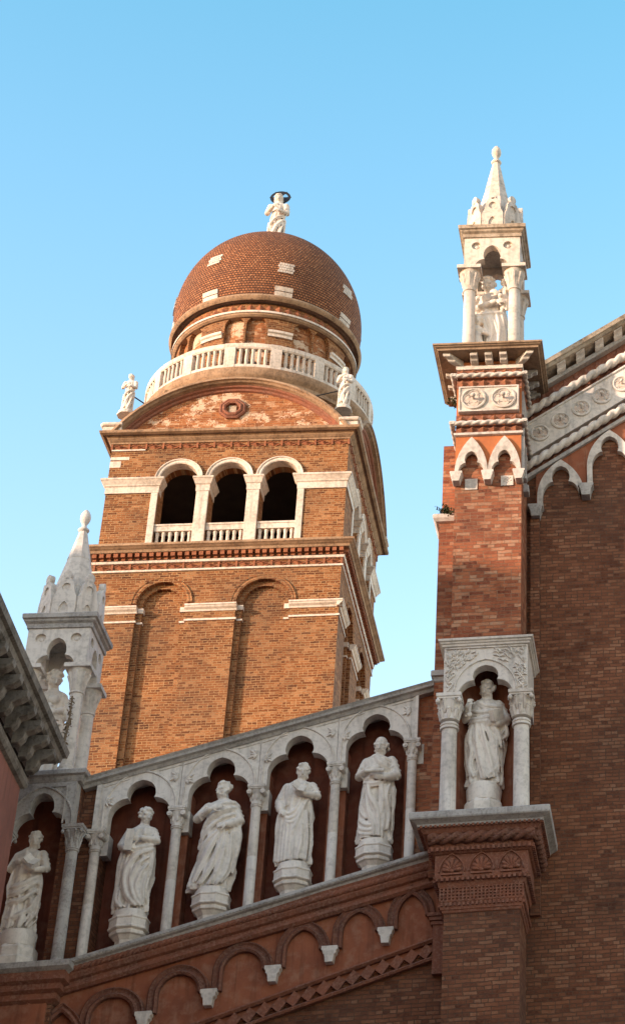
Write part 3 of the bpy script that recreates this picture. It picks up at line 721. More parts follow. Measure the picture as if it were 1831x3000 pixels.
part(MB().sweep([(U0, zm(U0)), (UE, zm(UE))], [(.03, .25), (.03, GT+.1), (-.035, GT+.1), (-.035, .27)][::-1]), 'gable_string', 'stone_grey')
part(MB().prism([(U0, zm(U0)), (UE, zm(UE)), (UE, zt(UE)-.1), (U0, zt(U0)-.1)], .36, GT+.1), 'gable_band', 'plaster')
dv = Vector((1, K)).normalized()
for i in range(14):
    x = U0+.3+i*.335
    z0, z1 = zm(x), zt(x)-.10
    mb = modillion(x, .37, z0+.02, z1+.02, .15, .31)
    mb.xf(lambda p: Vector((p.x, p.y, p.z+K*(p.x-x))))
    part(mb, 'modillion', 'stone', bevel=.012)
sl = lambda f, a, b: ((a, f(a)), (b, f(b)))
zp1 = rake(1710, 1141, .30); zp2 = rake(1710, 1241, .30)
zro1 = rake(1705, 1117, .3); zro2 = rake(1705, 1269, .3); zst = rake(1705, 1300, .36)
part(MB().prism([(U0, zst(U0)), (UE, zst(UE)), (UE, zm(UE)), (U0, zm(U0))], .40, GT+.1), 'gable_frieze', 'terracotta')
mb = MB()
for fa, fbb in ((lambda u: zm(u)-.04, zro1), (zro1, zp1), (zp2, zro2), (zro2, zst)):
    x = U0+.1
    while x < 1.2:
        zc = (fa(x)+fbb(x))/2; h = abs(fa(x)-fbb(x))/2
        mb.add([(x-.1*dv.x, .4, zc-.1*dv.y), (x, .4, zc-h), (x+.1*dv.x, .4, zc+.1*dv.y), (x, .4, zc+h), (x, .34, zc)], [(0,1,4),(1,2,4),(2,3,4),(3,0,4)])
        x += .19
part(mb, 'lozenge_band', 'terracotta')
for f in (zro1, zro2):
    part(MB().rope((U0-.03, .28, f(U0-.03)), (UE, .28, f(UE)), .08, .40, 2, 18, .5), 'rope_moulding', 'stone', auto=50)
part(MB().prism([(U0, zp2(U0)), (UE, zp2(UE)), (UE, zp1(UE)), (U0, zp1(U0))], .31, GT+.1), 'quatrefoil_band', 'stone')
mb = MB()
for f, sg in ((zp1, -1), (zp2, 1)):
    prof = [(0, .314), (0, .285), (.03, .285), (.04, .314)] if sg > 0 else [(0, .314), (-.04, .314), (-.03, .285), (0, .285)]
    mb.sweep([(U0, f(U0)), (UE, f(UE))], prof)
part(mb, 'band_edging', 'stone')
for i in range(10):
    x, z = CH.at(1587+61*i*(1+.012*i), 1253-37.6*i*(1+.012*i), .3)
    if x > UE-.3: break
    x = -2.125+.358*i
    z = (zp1(x)+zp2(x))/2
    roundel(x, .31, z, .175, 'stone')
part(MB().sweep([(U0, zst(U0)), (UE, zst(UE))], [(.03, .33), (.03, GT), (-.03, GT), (-.03, .34)][::-1]), 'gable_string', 'stone_grey')
# stepped lobed arches under the gable
ua = [CH.at(1642, 1410, .38)[0], CH.at(1785, 1300, .38)[0]]
sp = ua[1]-ua[0]
zsA = CH.at(1708, 1425, .38)[1]
for i in range(6):
    x = ua[0]+sp*i; zs = zsA+K*sp*(i-.0)-.0
    hw = sp/2-.115
    apz = zst(x)-.20
    zs_ = apz-2.0*hw
    zleft = zsA+K*sp*(i-1)
    T = trefoil(x, zs_, hw, cu=.42, cz=.95, lz=1.38, lr=.48, az=1.98)
    O = pointed(x, zs_, sp/2-.025, apz-zs_+.13)
    zr_ = zsA+K*sp*i; zl_ = zr_-K*sp+(.2 if i == 0 else 0)
    poly = [(O[0][0], zl_)]+O+[(O[-1][0], zr_), (T[-1][0], zr_)]+T[::-1]+[(T[0][0], zl_)]
    part(MB().prism(poly, .33, .44), 'gable_arch', 'stone', bevel=.02)
    part(MB().prism([(x-sp/2+.001, zl_)]+O+[(x+sp/2-.001, zr_), (x+sp/2-.001, zst(x+sp/2)), (x-sp/2+.001, zst(x-sp/2))], .40, GT+.05), 'gable_plaster', 'plaster')  # darker than the crown's plaster, the gable's shade put into the colour
    xx = x+sp/2; z = zr_
    p = [(xx-.13, z), (xx+.13, z), (xx+.13, z-.05), (xx+.105, z-.06), (xx+.105, z-.10), (xx+.09, z-.11), (xx+.07, z-.24), (xx-.07, z-.24), (xx-.09, z-.11), (xx-.105, z-.10), (xx-.105, z-.06), (xx-.13, z-.05)]
    part(MB().prism(p, .26, GT+.05), 'corbel', 'stone_grey', bevel=.006)
    if i == 0:
        xx = x-sp/2; z = zl_
        p = [(q[0]-sp, q[1]-K*sp+.2) for q in p]
        part(MB().prism(p, .26, GT+.05), 'corbel', 'stone_grey', bevel=.006)
        part(MB().box(xx-.09, xx+.06, .36, GT+.05, 12, z-.2), 'wall_pilaster', 'brick_dark')
# narrow arch and corbels on the buttress side
x = SU1
mb = MB().box(x-.03, x+.05, KT+.05, KT+.12, zsp-.02, zsp+.9).box(x-.03, x+.05, KT+.45, KT+.52, zsp-.02, zsp+.8)
part(mb, 'crown_arch', 'stone_grey')  # grey copy of the front arches, side shade put into the colour
part(MB().box(x-.03, x+.09, KT+.0, KT+.16, zsp-.14, zsp).box(x-.03, x+.09, KT+.40, KT+.58, zsp-.14, zsp), 'corbel', 'stone_grey', bevel=.01)
# building behind: nave roof and body so the front is not a board
part(MB().prism([(U0, 0), (UE, 0), (UE, gz(UE, top)-.15), (U0, gz(U0, top)-.15)], GT+.61, 30), 'nave_body', 'brick_dark')
part(MB().prism([(UL-1, 0), (U0-.01, 0), (U0-.01, cop(U0)-.5), (UL-1, cop(UL-1)-.5)], .81, 20), 'aisle_body', 'brick_dark')

# ---------------------------------------------------------------- corner buttress at the far left: half-hidden niche
BT = -.12
zlb = CH.at(150, 2802, -.42)[1]; zca = CH.at(205, 2430, BT)[1]; zct = CH.at(200, 2300, BT)[1]
bl, br = -10.25, -8.86
x_ = CH.at(205, 2600, BT)[0]
part(MB().box(bl, br-.0, BT+.05, 1, 0, zlb-.3), 'corner_buttress', 'brick_dark')
part(MB().ring(bl, br, BT+.05, .3, [(0, zlb-.55), (.06, zlb-.5), (.06, zlb-.42), (.12, zlb-.38), (.12, zlb-.3), (.18, zlb-.26), (.18, zlb-.14)]), 'console_cornice', 'terracotta')
part(MB().ring(bl, br, BT+.05, .3, [(.17, zlb-.14), (.2, zlb-.12), (.24, zlb-.09), (.24, zlb-.01), (.22, zlb)]), 'ledge', 'stone_grey')
part(MB().ring(bl+.1, br-.1, BT-.02, .1, [(0, zlb-1.6), (.04, zlb-1.58), (.04, zlb-1.5), (0, zlb-1.48)]), 'terracotta_string', 'terracotta')
px1 = CH.at(212, 2600, BT-.06)[0]-.07
for x in (px1, px1-1.0):
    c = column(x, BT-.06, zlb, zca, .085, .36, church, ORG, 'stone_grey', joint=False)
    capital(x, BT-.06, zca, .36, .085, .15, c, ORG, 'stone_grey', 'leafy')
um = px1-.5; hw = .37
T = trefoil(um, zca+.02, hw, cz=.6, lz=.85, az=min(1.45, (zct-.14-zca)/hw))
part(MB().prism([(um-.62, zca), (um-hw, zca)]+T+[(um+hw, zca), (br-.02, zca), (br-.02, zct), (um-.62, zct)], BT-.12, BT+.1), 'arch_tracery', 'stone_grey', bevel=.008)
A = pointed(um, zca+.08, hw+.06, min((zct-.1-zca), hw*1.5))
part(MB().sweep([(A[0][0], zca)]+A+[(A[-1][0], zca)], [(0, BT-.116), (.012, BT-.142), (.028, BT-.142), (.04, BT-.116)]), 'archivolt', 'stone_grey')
part(MB().sweep([(br-.14, zca+.05), (br-.14, zct-.06), (um+.1, zct-.06)], [(0, BT-.116), (.0, BT-.14), (.02, BT-.14), (.025, BT-.116)]), 'panel_moulding', 'stone_grey')
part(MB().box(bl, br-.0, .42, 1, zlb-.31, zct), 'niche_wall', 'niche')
part(MB().box(br-.22, br-.0, BT+.101, .42, zlb-.02, zct-.001), 'corner_buttress', 'brick_dark')
part(MB().ring(bl, br, BT-.08, .8, [(0, zct), (.03, zct+.01), (.05, zct+.05), (.06, zct+.09), (.10, zct+.11), (.11, zct+.17), (.08, zct+.19)]), 'buttress_cornice', 'stone_grey')
# small pointed arches low down
for px, py in ((75, 2935), (185, 2957)):
    a = CH.at(px, py, .05)
    part(MB().sweep(pointed(a[0], a[1]-.55, .26, .5), [(0, .04 if px < 100 else .1), (0, -.08 if px < 100 else .0), (.035, -.1 if px < 100 else -.02), (.07, -.06 if px < 100 else .03), (.10, -.08 if px < 100 else .0), (.12, .04 if px < 100 else .1)]), 'blind_arch', 'terracotta')
part(MB().box(bl+.05, br-.06, BT-.0, BT+.06, zlb-2.9, zlb-.56), 'plaster_panel', 'plaster')

# ================================================================== the two stone tabernacles
def tabernacle(fr, uc, tc, z0, label, lit, sh=1.97):
    root = thing('stone_pinnacle', label, 'pinnacle', fr, uc, tc, z0, 'stone pinnacles standing on the buttresses')
    o = (uc, tc, z0)
    st = 'stone_warm' if lit else 'stone'  # sunlit pinnacle gets the warmer stone, light put into the colour
    P = lambda mb, n, mt=st, par=root, **k: mb.build(n, M[mt], par, o, **k)
    za, zb, zc = z0+1.80, z0+1.87, z0+2.54
    for sx in (-1, 1):
        for sy in (-1, 1):
            x, y = uc+sx*.385, tc+sy*.385
            c = P(MB().lathe(x, y, [(.15, z0), (.15, z0+.05), (.125, z0+.07), (.135, z0+.11), (.108, z0+.13), (.105, z0+.2), (.10, za-.42), (.118, za-.41), (.118, za-.38), (.10, za-.37)], 20), 'column', auto=45)
            q = MB().lathe(x, y, [(.10, za-.37), (.115, za-.34), (.125, za-.2), (.16, za-.08), (.185, za-.0)], 16)
            q.box(x-.205, x+.205, y-.205, y+.205, za, zb)
            for a in range(8):
                th = PI/4*a; e = (math.cos(th), math.sin(th))
                q.tube([(x+e[0]*.10, y+e[1]*.10, za-.32), (x+e[0]*.115, y+e[1]*.115, za-.2), (x+e[0]*.16, y+e[1]*.16, za-.08)], [.022, .03, .028], 6, rnd=True)
            P(q, 'capital', par=c, auto=40)
    hb = .485
    hw = .30; az = 1.65
    T = trefoil(0, zb+.01, hw, cu=.45, cz=.62, lz=.95, lr=.5, az=az)
    for k in range(4):
        poly = [(-hb, zb+.001)]+[(T[0][0], zb+.001)]+T+[(T[-1][0], zb+.001), (hb, zb+.001), (hb, zc), (-hb, zc)]
        # round sunk medallions, upper left and right, cut through the front slab
        hs = [arc(sx*.275, zc-.17, .085, .085, 0, 360, 18)[:-1] for sx in (-1, 1)]
        mb = MB().prism(poly, -hb, -hb+.05, hs, mitre=.05)
        mb.prism([(p[0]*(1-.05/hb) if abs(abs(p[0])-hb) < 1e-6 else p[0], p[1]) for p in poly], -hb+.051, -hb+.16, mitre=.109)
        for sx in (-1, 1): mb.ball((sx*.275, -hb+.05, zc-.17), (.04, .02, .04), 10, 6)
        rot = Matrix.Rotation(PI/2*k, 3, 'Z')
        mb.xf(lambda p: rot @ Vector((p.x, p.y, 0))+Vector((uc, tc, p.z)))
        P(mb, 'arched_side')
    P(MB().box(uc-hb+.17, uc+hb-.17, tc-hb+.17, tc+hb-.17, zc-.02, zc), 'ceiling', 'stone_grey')
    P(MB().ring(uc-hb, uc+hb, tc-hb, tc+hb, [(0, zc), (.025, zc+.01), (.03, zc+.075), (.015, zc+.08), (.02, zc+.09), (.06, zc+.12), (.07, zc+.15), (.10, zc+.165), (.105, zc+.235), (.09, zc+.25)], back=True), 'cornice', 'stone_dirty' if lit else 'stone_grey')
    zg = zc+.25; Rg = .49
    for k in range(8):       # ring of lobed gablets
        a = PI/4*k
        w_ = Rg*math.tan(PI/8)*.93
        T = [(-w_, zg), (-w_, zg+.20), (-w_*.95, zg+.28), (-w_*.78, zg+.33)]+[(x*w_, zg+.42+z*w_) for x, z in arc(0, 0, .66, .66, 200, -20, 10)][1:-1]
        T = T[:4]+[(x, z) for x, z in T[4:]]
        T = T+[(-x, z) for x, z in T[:4][::-1]]
        top = [(x*w_, zg+.46+z*w_) for x, z in arc(0, 0, .36, .36, 215, -35, 8)]
        T = T[:9]+top+T[9:]if False else T
        mb = MB().prism(T, -Rg, -Rg+.07, [arc(0, zg+.40, w_*.36, w_*.33, 0, 360, 14)[:-1], [(-w_*.38, zg+.05)]+[(x, z) for x, z in pointed(0, zg+.08, w_*.38, .12, 6)]+[(w_*.38, zg+.05)]])
        mb.prism([(p[0]*.98, p[1]) for p in T], -Rg+.03, -Rg+.10)
        mb.prism([(x*w_*.38, zg+.42+.66*w_+.035+z*w_*.36) for x, z in arc(0, 0, 1, 1, 0, 360, 14)[:-1]], -Rg, -Rg+.09)
        rot = Matrix.Rotation(a, 3, 'Z')
        mb.xf(lambda p: rot @ Vector((p.x, p.y, 0))+Vector((uc, tc, zg+(p.z-zg)*1.3)))
        P(mb, 'gablet', bevel=.006)
    a0 = PI/8
    sp = P(MB().lathe(uc, tc, [(.44, zg), (.41, zg+.25), (.325, zg+.65), (.33, zg+.66), (.19, zg+1.28), (.195, zg+1.29), (.07, zg+sh-.03), (.066, zg+sh)], 8, a0, a0+2*PI), 'spire')
    zt = zg+sh
    P(MB().lathe(uc, tc, [(.06, zt-.02), (.085, zt+.0), (.095, zt+.025), (.08, zt+.05), (.045, zt+.065), (.038, zt+.13), (.05, zt+.15), (.055, zt+.165), (.074, zt+.20), (.086, zt+.245), (.088, zt+.28), (.079, zt+.335), (.055, zt+.385), (.03, zt+.42), (.005, zt+.43)], 20), 'finial', par=sp, smooth=True)
    return root
rc = CH.at(1440, 790, -.72)
RTC = (-2.868, -.27)
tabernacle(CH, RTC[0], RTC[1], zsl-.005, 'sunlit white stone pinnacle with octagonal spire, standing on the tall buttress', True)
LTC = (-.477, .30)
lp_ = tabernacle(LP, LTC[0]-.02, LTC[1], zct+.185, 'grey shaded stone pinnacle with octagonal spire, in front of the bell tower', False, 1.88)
lp_.scale = (.95, .95, .97)

# ================================================================== neighbouring house at the left edge
NB = Frame(-9.36, 25.85, .093)     # its corner, its long wall runs towards the viewer along -t
nb = thing('neighbour_house', 'pink plastered house with a bracketed stone cornice at the left edge', 'house', NB, 0, 0, 0)
NP = lambda mb, n, mt, par=None, **k: mb.build(n, M[mt], par or nb, (0, 0, 0), **k)
e0 = 13.85                        # underside of the cornice
NP(MB().box(-12, 0, -24, 0, 0, e0+.2), 'wall', 'pink')
NP(MB().ring(-12, 0, -24, 0, [(.0, e0-.02), (.05, e0), (.08, e0+.05), (.08, e0+.14), (.03, e0+.16)], back=True), 'cornice_string', 'eave')
NP(MB().ring(-12, 0, -24, 0, [(.10, e0+.50), (.36, e0+.53), (.40, e0+.56), (.42, e0+.64), (.47, e0+.66), (.49, e0+.76), (.45, e0+.78)], back=True), 'cornice', 'eave')
NP(MB().box(-12, .08, -24, .08, e0+.2, e0+.52), 'frieze', 'rust_and_shade')  # dark brown fill, shade between the brackets put into the colour
for i in range(40):
    t = -.12-i*.46
    P = [(0, e0+.16), (.10, e0+.17), (.16, e0+.24), (.18, e0+.32), (.28, e0+.36), (.36, e0+.42), (.37, e0+.50), (0, e0+.50)]
    mb = MB(); n = len(P)
    mb.add([(.07+a, t+o_, z) for o_ in (-.085, .085) for a, z in P], [tuple(range(n)), tuple(range(n, 2*n))[::-1]]+[(k, (k+1) % n, (k+1) % n+n, k+n) for k in range(n)])
    NP(mb, 'bracket', 'eave', bevel=.01)
NP(MB().prism([(-12.4, e0+.75), (.44, e0+.75), (-6, e0+3.4)], -24.3, .40), 'roof', 'slate')
# tall house further to the left, outside the picture, that shades the lower church
th = thing('tall_house', 'tall plastered house out of view to the left that shades the church', 'house', CH, -26, -10, 0)
MB().box(-33, -21, -66, -9.6, 0, 21.7).build('wall', M['pink'], th, (-26, -10, 0))
MB().prism([(-33.4, 21.6), (-20.9, 21.6), (-27, 22.4)], -66.3, -9.5).build('roof', M['slate'], th, (-26, -10, 0))
lh = thing('low_house', 'lower plastered house out of view to the left, added to step the shadow line down', 'house', CH, -26, -5, 0)  # unseen shadow caster, kept low so sun reaches the left pinnacle
MB().box(-33, -21, -9.59, -3, 0, 19.5).build('wall', M['pink'], lh, (-26, -5, 0))
MB().prism([(-33.4, 19.4), (-20.9, 19.4), (-27, 19.9)], -9.49, -2.8).build('roof', M['slate'], lh, (-26, -5, 0))

# ================================================================== bell tower
uc, tc = -5.325, 3.56
TO = (uc, tc, 0)
tower = thing('bell_tower', 'tall square brick bell tower with open belfry, round drum and brick onion dome', 'bell tower', TW, *TO)
H = 3.555
def tp(mb, name, mt, parent=None, **k): return mb.build(name, M[mt], parent or tower, (0, 0, 0), **k)
def q(px, py, t=0.):                       # photo point on the front face -> (u from the axis, z)
    a = TW.at(px, py, t); return (a[0]-uc, a[1])
def qz(px, py, t=0.): return q(px, py, t)[1]
def faces(o, ks=(1,)):
    for k in ks: copy_part(o, tower, PI/2*k)
    return o
# ---- shaft
zA = qz(637, 1667, 0); zB = qz(637, 1640, -.05); zCs = qz(640, 1611, -.2); zCt = qz(640, 1588, -.28)
zs1 = qz(619, 1814, 0); zk0 = qz(620, 1787, -.06); zk1 = qz(621, 1767, -.1)
p1r = q(372, 1990)[0]; m0 = q(522.6, 1999)[0]; m1 = q(668, 2010)[0]; p2l = q(836.8, 1959)[0]
zap = qz(488, 1706)
pan = []
for a, b in ((p1r, m0), (m1, p2l)):
    c = (a+b)/2; r = (b-a)/2
    pan.append([(a, 2.)]+[(x, z) for x, z in arc(c, zap-r, r, r, 180, 0, 20)]+[(b, 2.)])
slab = tp(MB().prism([(-H, 0), (H, 0), (H, zB), (-H, zB)], -H, -H+.12, pan, mitre=.12), 'shaft_wall', 'brick_tower')
faces(slab, (1, 2, 3))
pan2 = []
st = .16
for a, b in ((p1r, m0), (m1, p2l)):
    c = (a+b)/2; r = (b-a)/2-st
    pan2.append([(a+st, 2.)]+arc(c, zap-(b-a)/2, r, r, 180, 0, 20)+[(b-st, 2.)])
H2 = H-.121
slab2 = tp(MB().prism([(-H2, 0), (H2, 0), (H2, zB), (-H2, zB)], -H2, -H2+.12, pan2, mitre=.12), 'shaft_wall', 'brick_tower')
faces(slab2, (1, 2, 3))
H3 = H-.242
tp(MB().box(-H3, H3, -H3, H3, 0, zB), 'shaft_core', 'brick_tower')
for a, b in ((p1r, m0), (m1, p2l)):
    c = (a+b)/2; r = (b-a)/2
    o = tp(MB().sweep(arc(c, zap-r, r, r, 180, 0, 26), [(0, -H+.06), (0, -H-.03), (.05, -H-.045), (.10, -H-.03), (.14, -H-.05), (.17, -H+.01)]), 'panel_arch', 'brick_tower'); faces(o)
def fprof(a, b, prof, t=H, name='capital_band', mt='stone_warm'):
    return faces(tp(MB().sweep([(a, 0), (b, 0)], [(z, -t-o_) for o_, z in prof]), name, mt))
cap = [(-.05, zk0), (.02, zk0), (.04, zk0+.05), (.10, zk0+.10), (.12, zk1-.06), (.14, zk1-.05), (.14, zk1), (-.05, zk1)]
sst = [(-.05, zs1-.03), (.03, zs1-.03), (.03, zs1+.03), (-.05, zs1+.03)]
for a, b in ((-H-.12, p1r+.04), (m0-.04, m1+.04), (p2l-.04, H+.12)):
    fprof(a, b, cap); fprof(a+.08 if a < -3 else a, b-.08 if b > 3 else b, sst, name='string_course')
    for e in (a, b):
        if abs(e) < 3.4:
            s = 1 if e == b else -1
            a0, b0 = sorted((e, e+s*st))
            faces(tp(MB().box(a0, b0, -H+.07, -H+.24, zk0+.05, zk1), 'inner_capital', 'stone_warm')); faces(tp(MB().box(a0, b0, -H+.09, -H+.24, zs1-.03, zs1+.03), 'inner_string', 'stone_warm'))
tp(MB().ring(-H, H, -H, H, [(0, zA-.04), (.05, zA-.03), (.05, zA+.03), (0, zA+.04)], back=True), 'string_course', 'stone_warm')
tp(MB().ring(-H, H, -H, H, [(0, zB-.05), (.07, zB-.04), (.09, zB+.03), (0, zB+.04)], back=True), 'string_course', 'stone_warm')
def diamonds(z0, z1, n, t, name, mt):
    mb = MB(); w_ = 2*t/n; zc = (z0+z1)/2; h = (z1-z0)/2
    for i in range(n+1):
        x = -t+i*w_; mb.box(x-.03, x+.03, -t-.04, -t+.03, z0, z1)
    for i in range(n):
        x = -t+(i+.5)*w_
        for s in (1, .55):
            y = -t-(.0 if s == 1 else .015)
            mb.add([(x-w_*.42*s, y-.001, zc), (x, y-.001, zc-h*.85*s), (x+w_*.42*s, y-.001, zc), (x, y-.001, zc+h*.85*s), (x, y-.07*(1 if s == 1 else 1.2), zc)], [(0,1,4),(1,2,4),(2,3,4),(3,0,4)])
        for sx, sz in ((-1, 1), (1, -1)):
            mb.tube([(x+sx*w_*.42, -t-.01, zc+sz*h*.2), (x+sx*w_*.12, -t-.01, zc+sz*h*.85)], .022, 5)
    return faces(tp(mb, name, mt))
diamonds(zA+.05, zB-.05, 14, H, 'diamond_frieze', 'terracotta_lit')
tp(MB().box(-H-.02, H+.02, -H-.02, H+.02, zB+.035, zCs), 'dentil_course', 'brick_tower')
mb = MB(); n = 36; w_ = (2*H+.2)/n
for i in range(n):
    x = -H-.1+w_*(i+.5); mb.box(x-w_*.3, x+w_*.3, -H-.19, -H, zB+.12, zCs-.005); mb.box(x-w_*.26, x+w_*.26, -H-.10, -H, zB+.05, zB+.12)
faces(tp(mb, 'dentil_row', 'terracotta_lit'))
tp(MB().ring(-H, H, -H, H, [(.0, zCs-.002), (.22, zCs), (.25, zCs+.07), (.30, zCs+.10), (.33, zCt-.1), (.38, zCt-.07), (.38, zCt), (.0, zCt+.03)], back=True), 'cornice', 'stone_brown')
# ---- belfry
HB = H-.01
zFl = qz(640, 1590, 0)
zE0 = qz(650, 1437, -.03); zE1 = qz(650, 1416, -.05); zE2 = qz(650, 1393, -.12)
zsp = zE2
zF0 = qz(670, 1313, 0); zF1 = qz(670, 1291, -.05); zG0 = qz(670, 1279, -.1); zG1 = qz(670, 1254, -.3)
ops = [(q(462, 1516)[0], q(564, 1516)[0]), (q(603, 1516)[0], q(719, 1513)[0]), (q(752, 1511)[0], q(872, 1499)[0])]
# even them out: three equal arches
pw = .38
cs = [(a+b)/2 for a, b in ops]; wd = sum(b-a for a, b in ops)/3; cm = cs[1]; spc = (cs[2]-cs[0])/2
ops = [(cm+spc*k-wd/2, cm+spc*k+wd/2) for k in (-1, 0, 1)]
hol = []
for a, b in ops:
    c = (a+b)/2; r = (b-a)/2
    hol.append([(a, zFl-.3+.31)]+arc(c, zsp, r, r, 180, 0, 20)+[(b, zFl+.01)])
zB0 = zCt+.02
outer = [(-HB, zB0-.05)]
poly = [(-HB, zB0-.05), (HB, zB0-.05), (HB, zG0), (-HB, zG0)]
hol = [[(h[0][0], zB0)]+h[1:-1]+[(h[-1][0], zB0)] for h in hol]
o = tp(MB().prism(poly, -HB, -HB+.62, hol, mitre=.62), 'belfry_wall', 'brick_tower'); faces(o, (1, 2, 3))
for a, b in ops:
    c = (a+b)/2; r = (b-a)/2
    faces(tp(MB().sweep(arc(c, zsp, r-.006, r-.006, 180, 0, 26), [(0, -HB+.30), (0, -HB-.03), (.03, -HB-.05), (.10, -HB-.05), (.12, -HB-.08), (.15, -HB-.08), (.15, -HB+.01)]), 'window_arch', 'stone_warm'))
    bal = tp(MB().box(a+.006, b-.006, -HB+.02, -HB+.20, zB0+.62, zB0+.80).box(a+.006, b-.006, -HB+.0, -HB+.22, zB0+.80, zB0+.86), 'window_balustrade', 'stone_warm')
    n = 6
    for i in range(n):
        x = a+(b-a)*(i+.5)/n
        tp(MB().lathe(x, -HB+.11, [(.06, zB0-.0), (.06, zB0+.06), (.045, zB0+.1), (.055, zB0+.25), (.045, zB0+.45), (.06, zB0+.56), (.06, zB0+.619)], 10), 'baluster', 'stone_warm', bal, smooth=True)
    faces(bal)
piers = [(ops[0][1], ops[1][0]), (ops[1][1], ops[2][0])]
for a, b in piers:
    pr = tp(MB().box(a+.002, b-.002, -HB-.06, -HB+.25, zB0, zE0), 'window_pier', 'stone_warm', bevel=.012)
    faces(pr)
    faces(tp(MB().ring(a, b, -HB-.05, -HB+.622, [(.0, zE0-.002), (.02, zE0), (.02, zE1-.03), (.05, zE1), (.06, zE1+.04), (.10, zE2-.08), (.12, zE2-.06), (.12, zE2), (.0, zE2+.004)], back=True), 'pier_capital', 'stone_warm'))
jw = .20
for a, b, s in ((ops[0][0]-jw, ops[0][0], -1), (ops[2][1], ops[2][1]+jw, 1)):
    faces(tp(MB().box(a+(.0 if s < 0 else .002), b-(.002 if s < 0 else 0), -HB-.04, -HB+.28, zB0, zE0), 'window_jamb', 'stone_warm', bevel=.01))
for a, b in ((-H, ops[0][0]), (ops[2][1], H)):
    mb = MB().ring(a, b, -HB-.03, -HB+.3, [(-.0, zE0-.003), (.015, zE0), (.015, zE1-.03), (.05, zE1), (.06, zE1+.04), (.13, zE2-.08), (.15, zE2-.06), (.15, zE2), (.0, zE2+.004)])
    mb.xf(lambda p: Vector((max(-H-.16+.0, min(H+.16, p.x)), p.y, p.z)))
    faces(tp(mb, 'capital_band', 'stone_warm'))
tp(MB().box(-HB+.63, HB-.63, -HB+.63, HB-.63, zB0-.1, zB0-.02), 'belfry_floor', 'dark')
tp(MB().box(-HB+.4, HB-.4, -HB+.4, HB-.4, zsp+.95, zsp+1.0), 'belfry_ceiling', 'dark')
tp(MB().box(-.9, .9, .4, .55, zB0, zsp+.9).box(-HB+.63, HB-.63, .6, .75, zB0, zsp+.94), 'belfry_screen', 'dark')  # dark sheet across the inside, carries the belfry's shade as colour
bell = tp(MB().lathe(.6, -.8, [(.46, zB0+1.3), (.44, zB0+1.34), (.34, zB0+1.6), (.27, zB0+1.9), (.20, zB0+2.05), (.05, zB0+2.1)], 24), 'bell', 'rust_and_shade', smooth=True)
tp(MB().box(-2.6, 2.6, -.9, -.7, zB0+2.1, zB0+2.3), 'bell_beam', 'rust_and_shade')
# white quoins at the left corner
tp(MB().box(-HB-.004, -HB+.55, -HB-.006, -HB+.3, qz(330, 1348), qz(330, 1341)+.02).box(-HB-.004, -HB+.32, -HB-.006, -HB+.3, qz(325, 1370), qz(325, 1352)), 'quoin', 'stone_warm')
# ---- frieze and upper cornice
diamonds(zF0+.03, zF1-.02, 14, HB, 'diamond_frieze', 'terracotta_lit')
tp(MB().ring(-HB, HB, -HB, HB, [(0, zF1-.02), (.04, zF1-.01), (.05, zF1+.04), (.08, zG0-.06), (.14, zG0), (.16, zG0+.05), (.24, zG0+.12), (.26, zG1-.12), (.34, zG1-.08), (.36, zG1), (.0, zG1+.03)], back=True), 'cornice', 'stone_brown')
for e, s in ((-HB, 1), (HB-.9, 1)):
    pass
tp(MB().sweep([(-HB, zF0-.02), (-HB+1.0, zF0-.02)], [(0, -HB+.02), (0, -HB-.04), (.05, -HB-.04), (.05, -HB+.02)]), 'string_course', 'stone_warm')
# ---- segmental pediments
pt = .25
a, ap, b = q(345, 1236, -pt), q(741, 1104.5, -pt), q(1026, 1214, -pt)
zp0 = zG1+.0
hw = HB+.02; hh = ap[1]-zp0-.03
rad = (hw*hw+hh*hh)/(2*hh); ang = math.degrees(math.asin(hw/rad))
def seg(r0, n=30): return [(r0*math.sin(R(x)), zp0+hh-rad+r0*math.cos(R(x))) for x in [-ang+2*ang*i/n for i in range(n+1)]]
ty = [(x, max(z, zp0-.02)) for x, z in seg(rad-.30)]
faces(tp(MB().prism([(ty[0][0], zp0-.03)]+ty+[(ty[-1][0], zp0-.03)], -HB+.02, -HB+1.0), 'pediment', 'brick_patchy'), (1, 2, 3))
for name, mt, prof in (('pediment_moulding', 'stone_brown', [(0, -HB+1.02), (0, -HB-.34), (-.08, -HB-.36), (-.10, -HB-.30), (-.15, -HB-.26), (-.17, -HB-.18), (-.18, -HB-.17), (-.18, -HB+1.02)]),
                       ('pediment_arch', 'terracotta', [(-.181, -HB+1.0), (-.181, -HB-.15), (-.24, -HB-.13), (-.27, -HB-.06), (-.33, -HB-.04), (-.36, -HB+.02), (-.38, -HB+1.0)])):
    faces(tp(MB().sweep(seg(rad)[::-1], [(-o_, t_) for o_, t_ in prof][::-1]), name, mt), (1, 2, 3))
rc_ = q(682, 1197, -.02)
mb = MB()
for r_, d_ in ((.40, .05), (.30, .09)):
    mb.sweep(arc(rc_[0], rc_[1], r_*1.08, r_, 22.5, 382.5, 8)[:-1], [(0, -HB+.03), (0, -HB-d_), (.05, -HB-d_-.03), (.10, -HB-d_), (.10, -HB+.03)], closed=True)
rd = tp(mb, 'roundel', 'terracotta')
for k in range(8):
    th = R(45*k); tp(MB().ball((rc_[0]+math.cos(th)*.26*1.08, -HB-.04, rc_[1]+math.sin(th)*.26), (.05, .04, .05), 8, 6), 'rosette', 'terracotta', rd)
tp(MB().box(rc_[0]-.11, rc_[0]+.11, -HB-.02, -HB+.06, rc_[1]-.12, rc_[1]+.12), 'stone_centre', 'stone_dirty', rd)
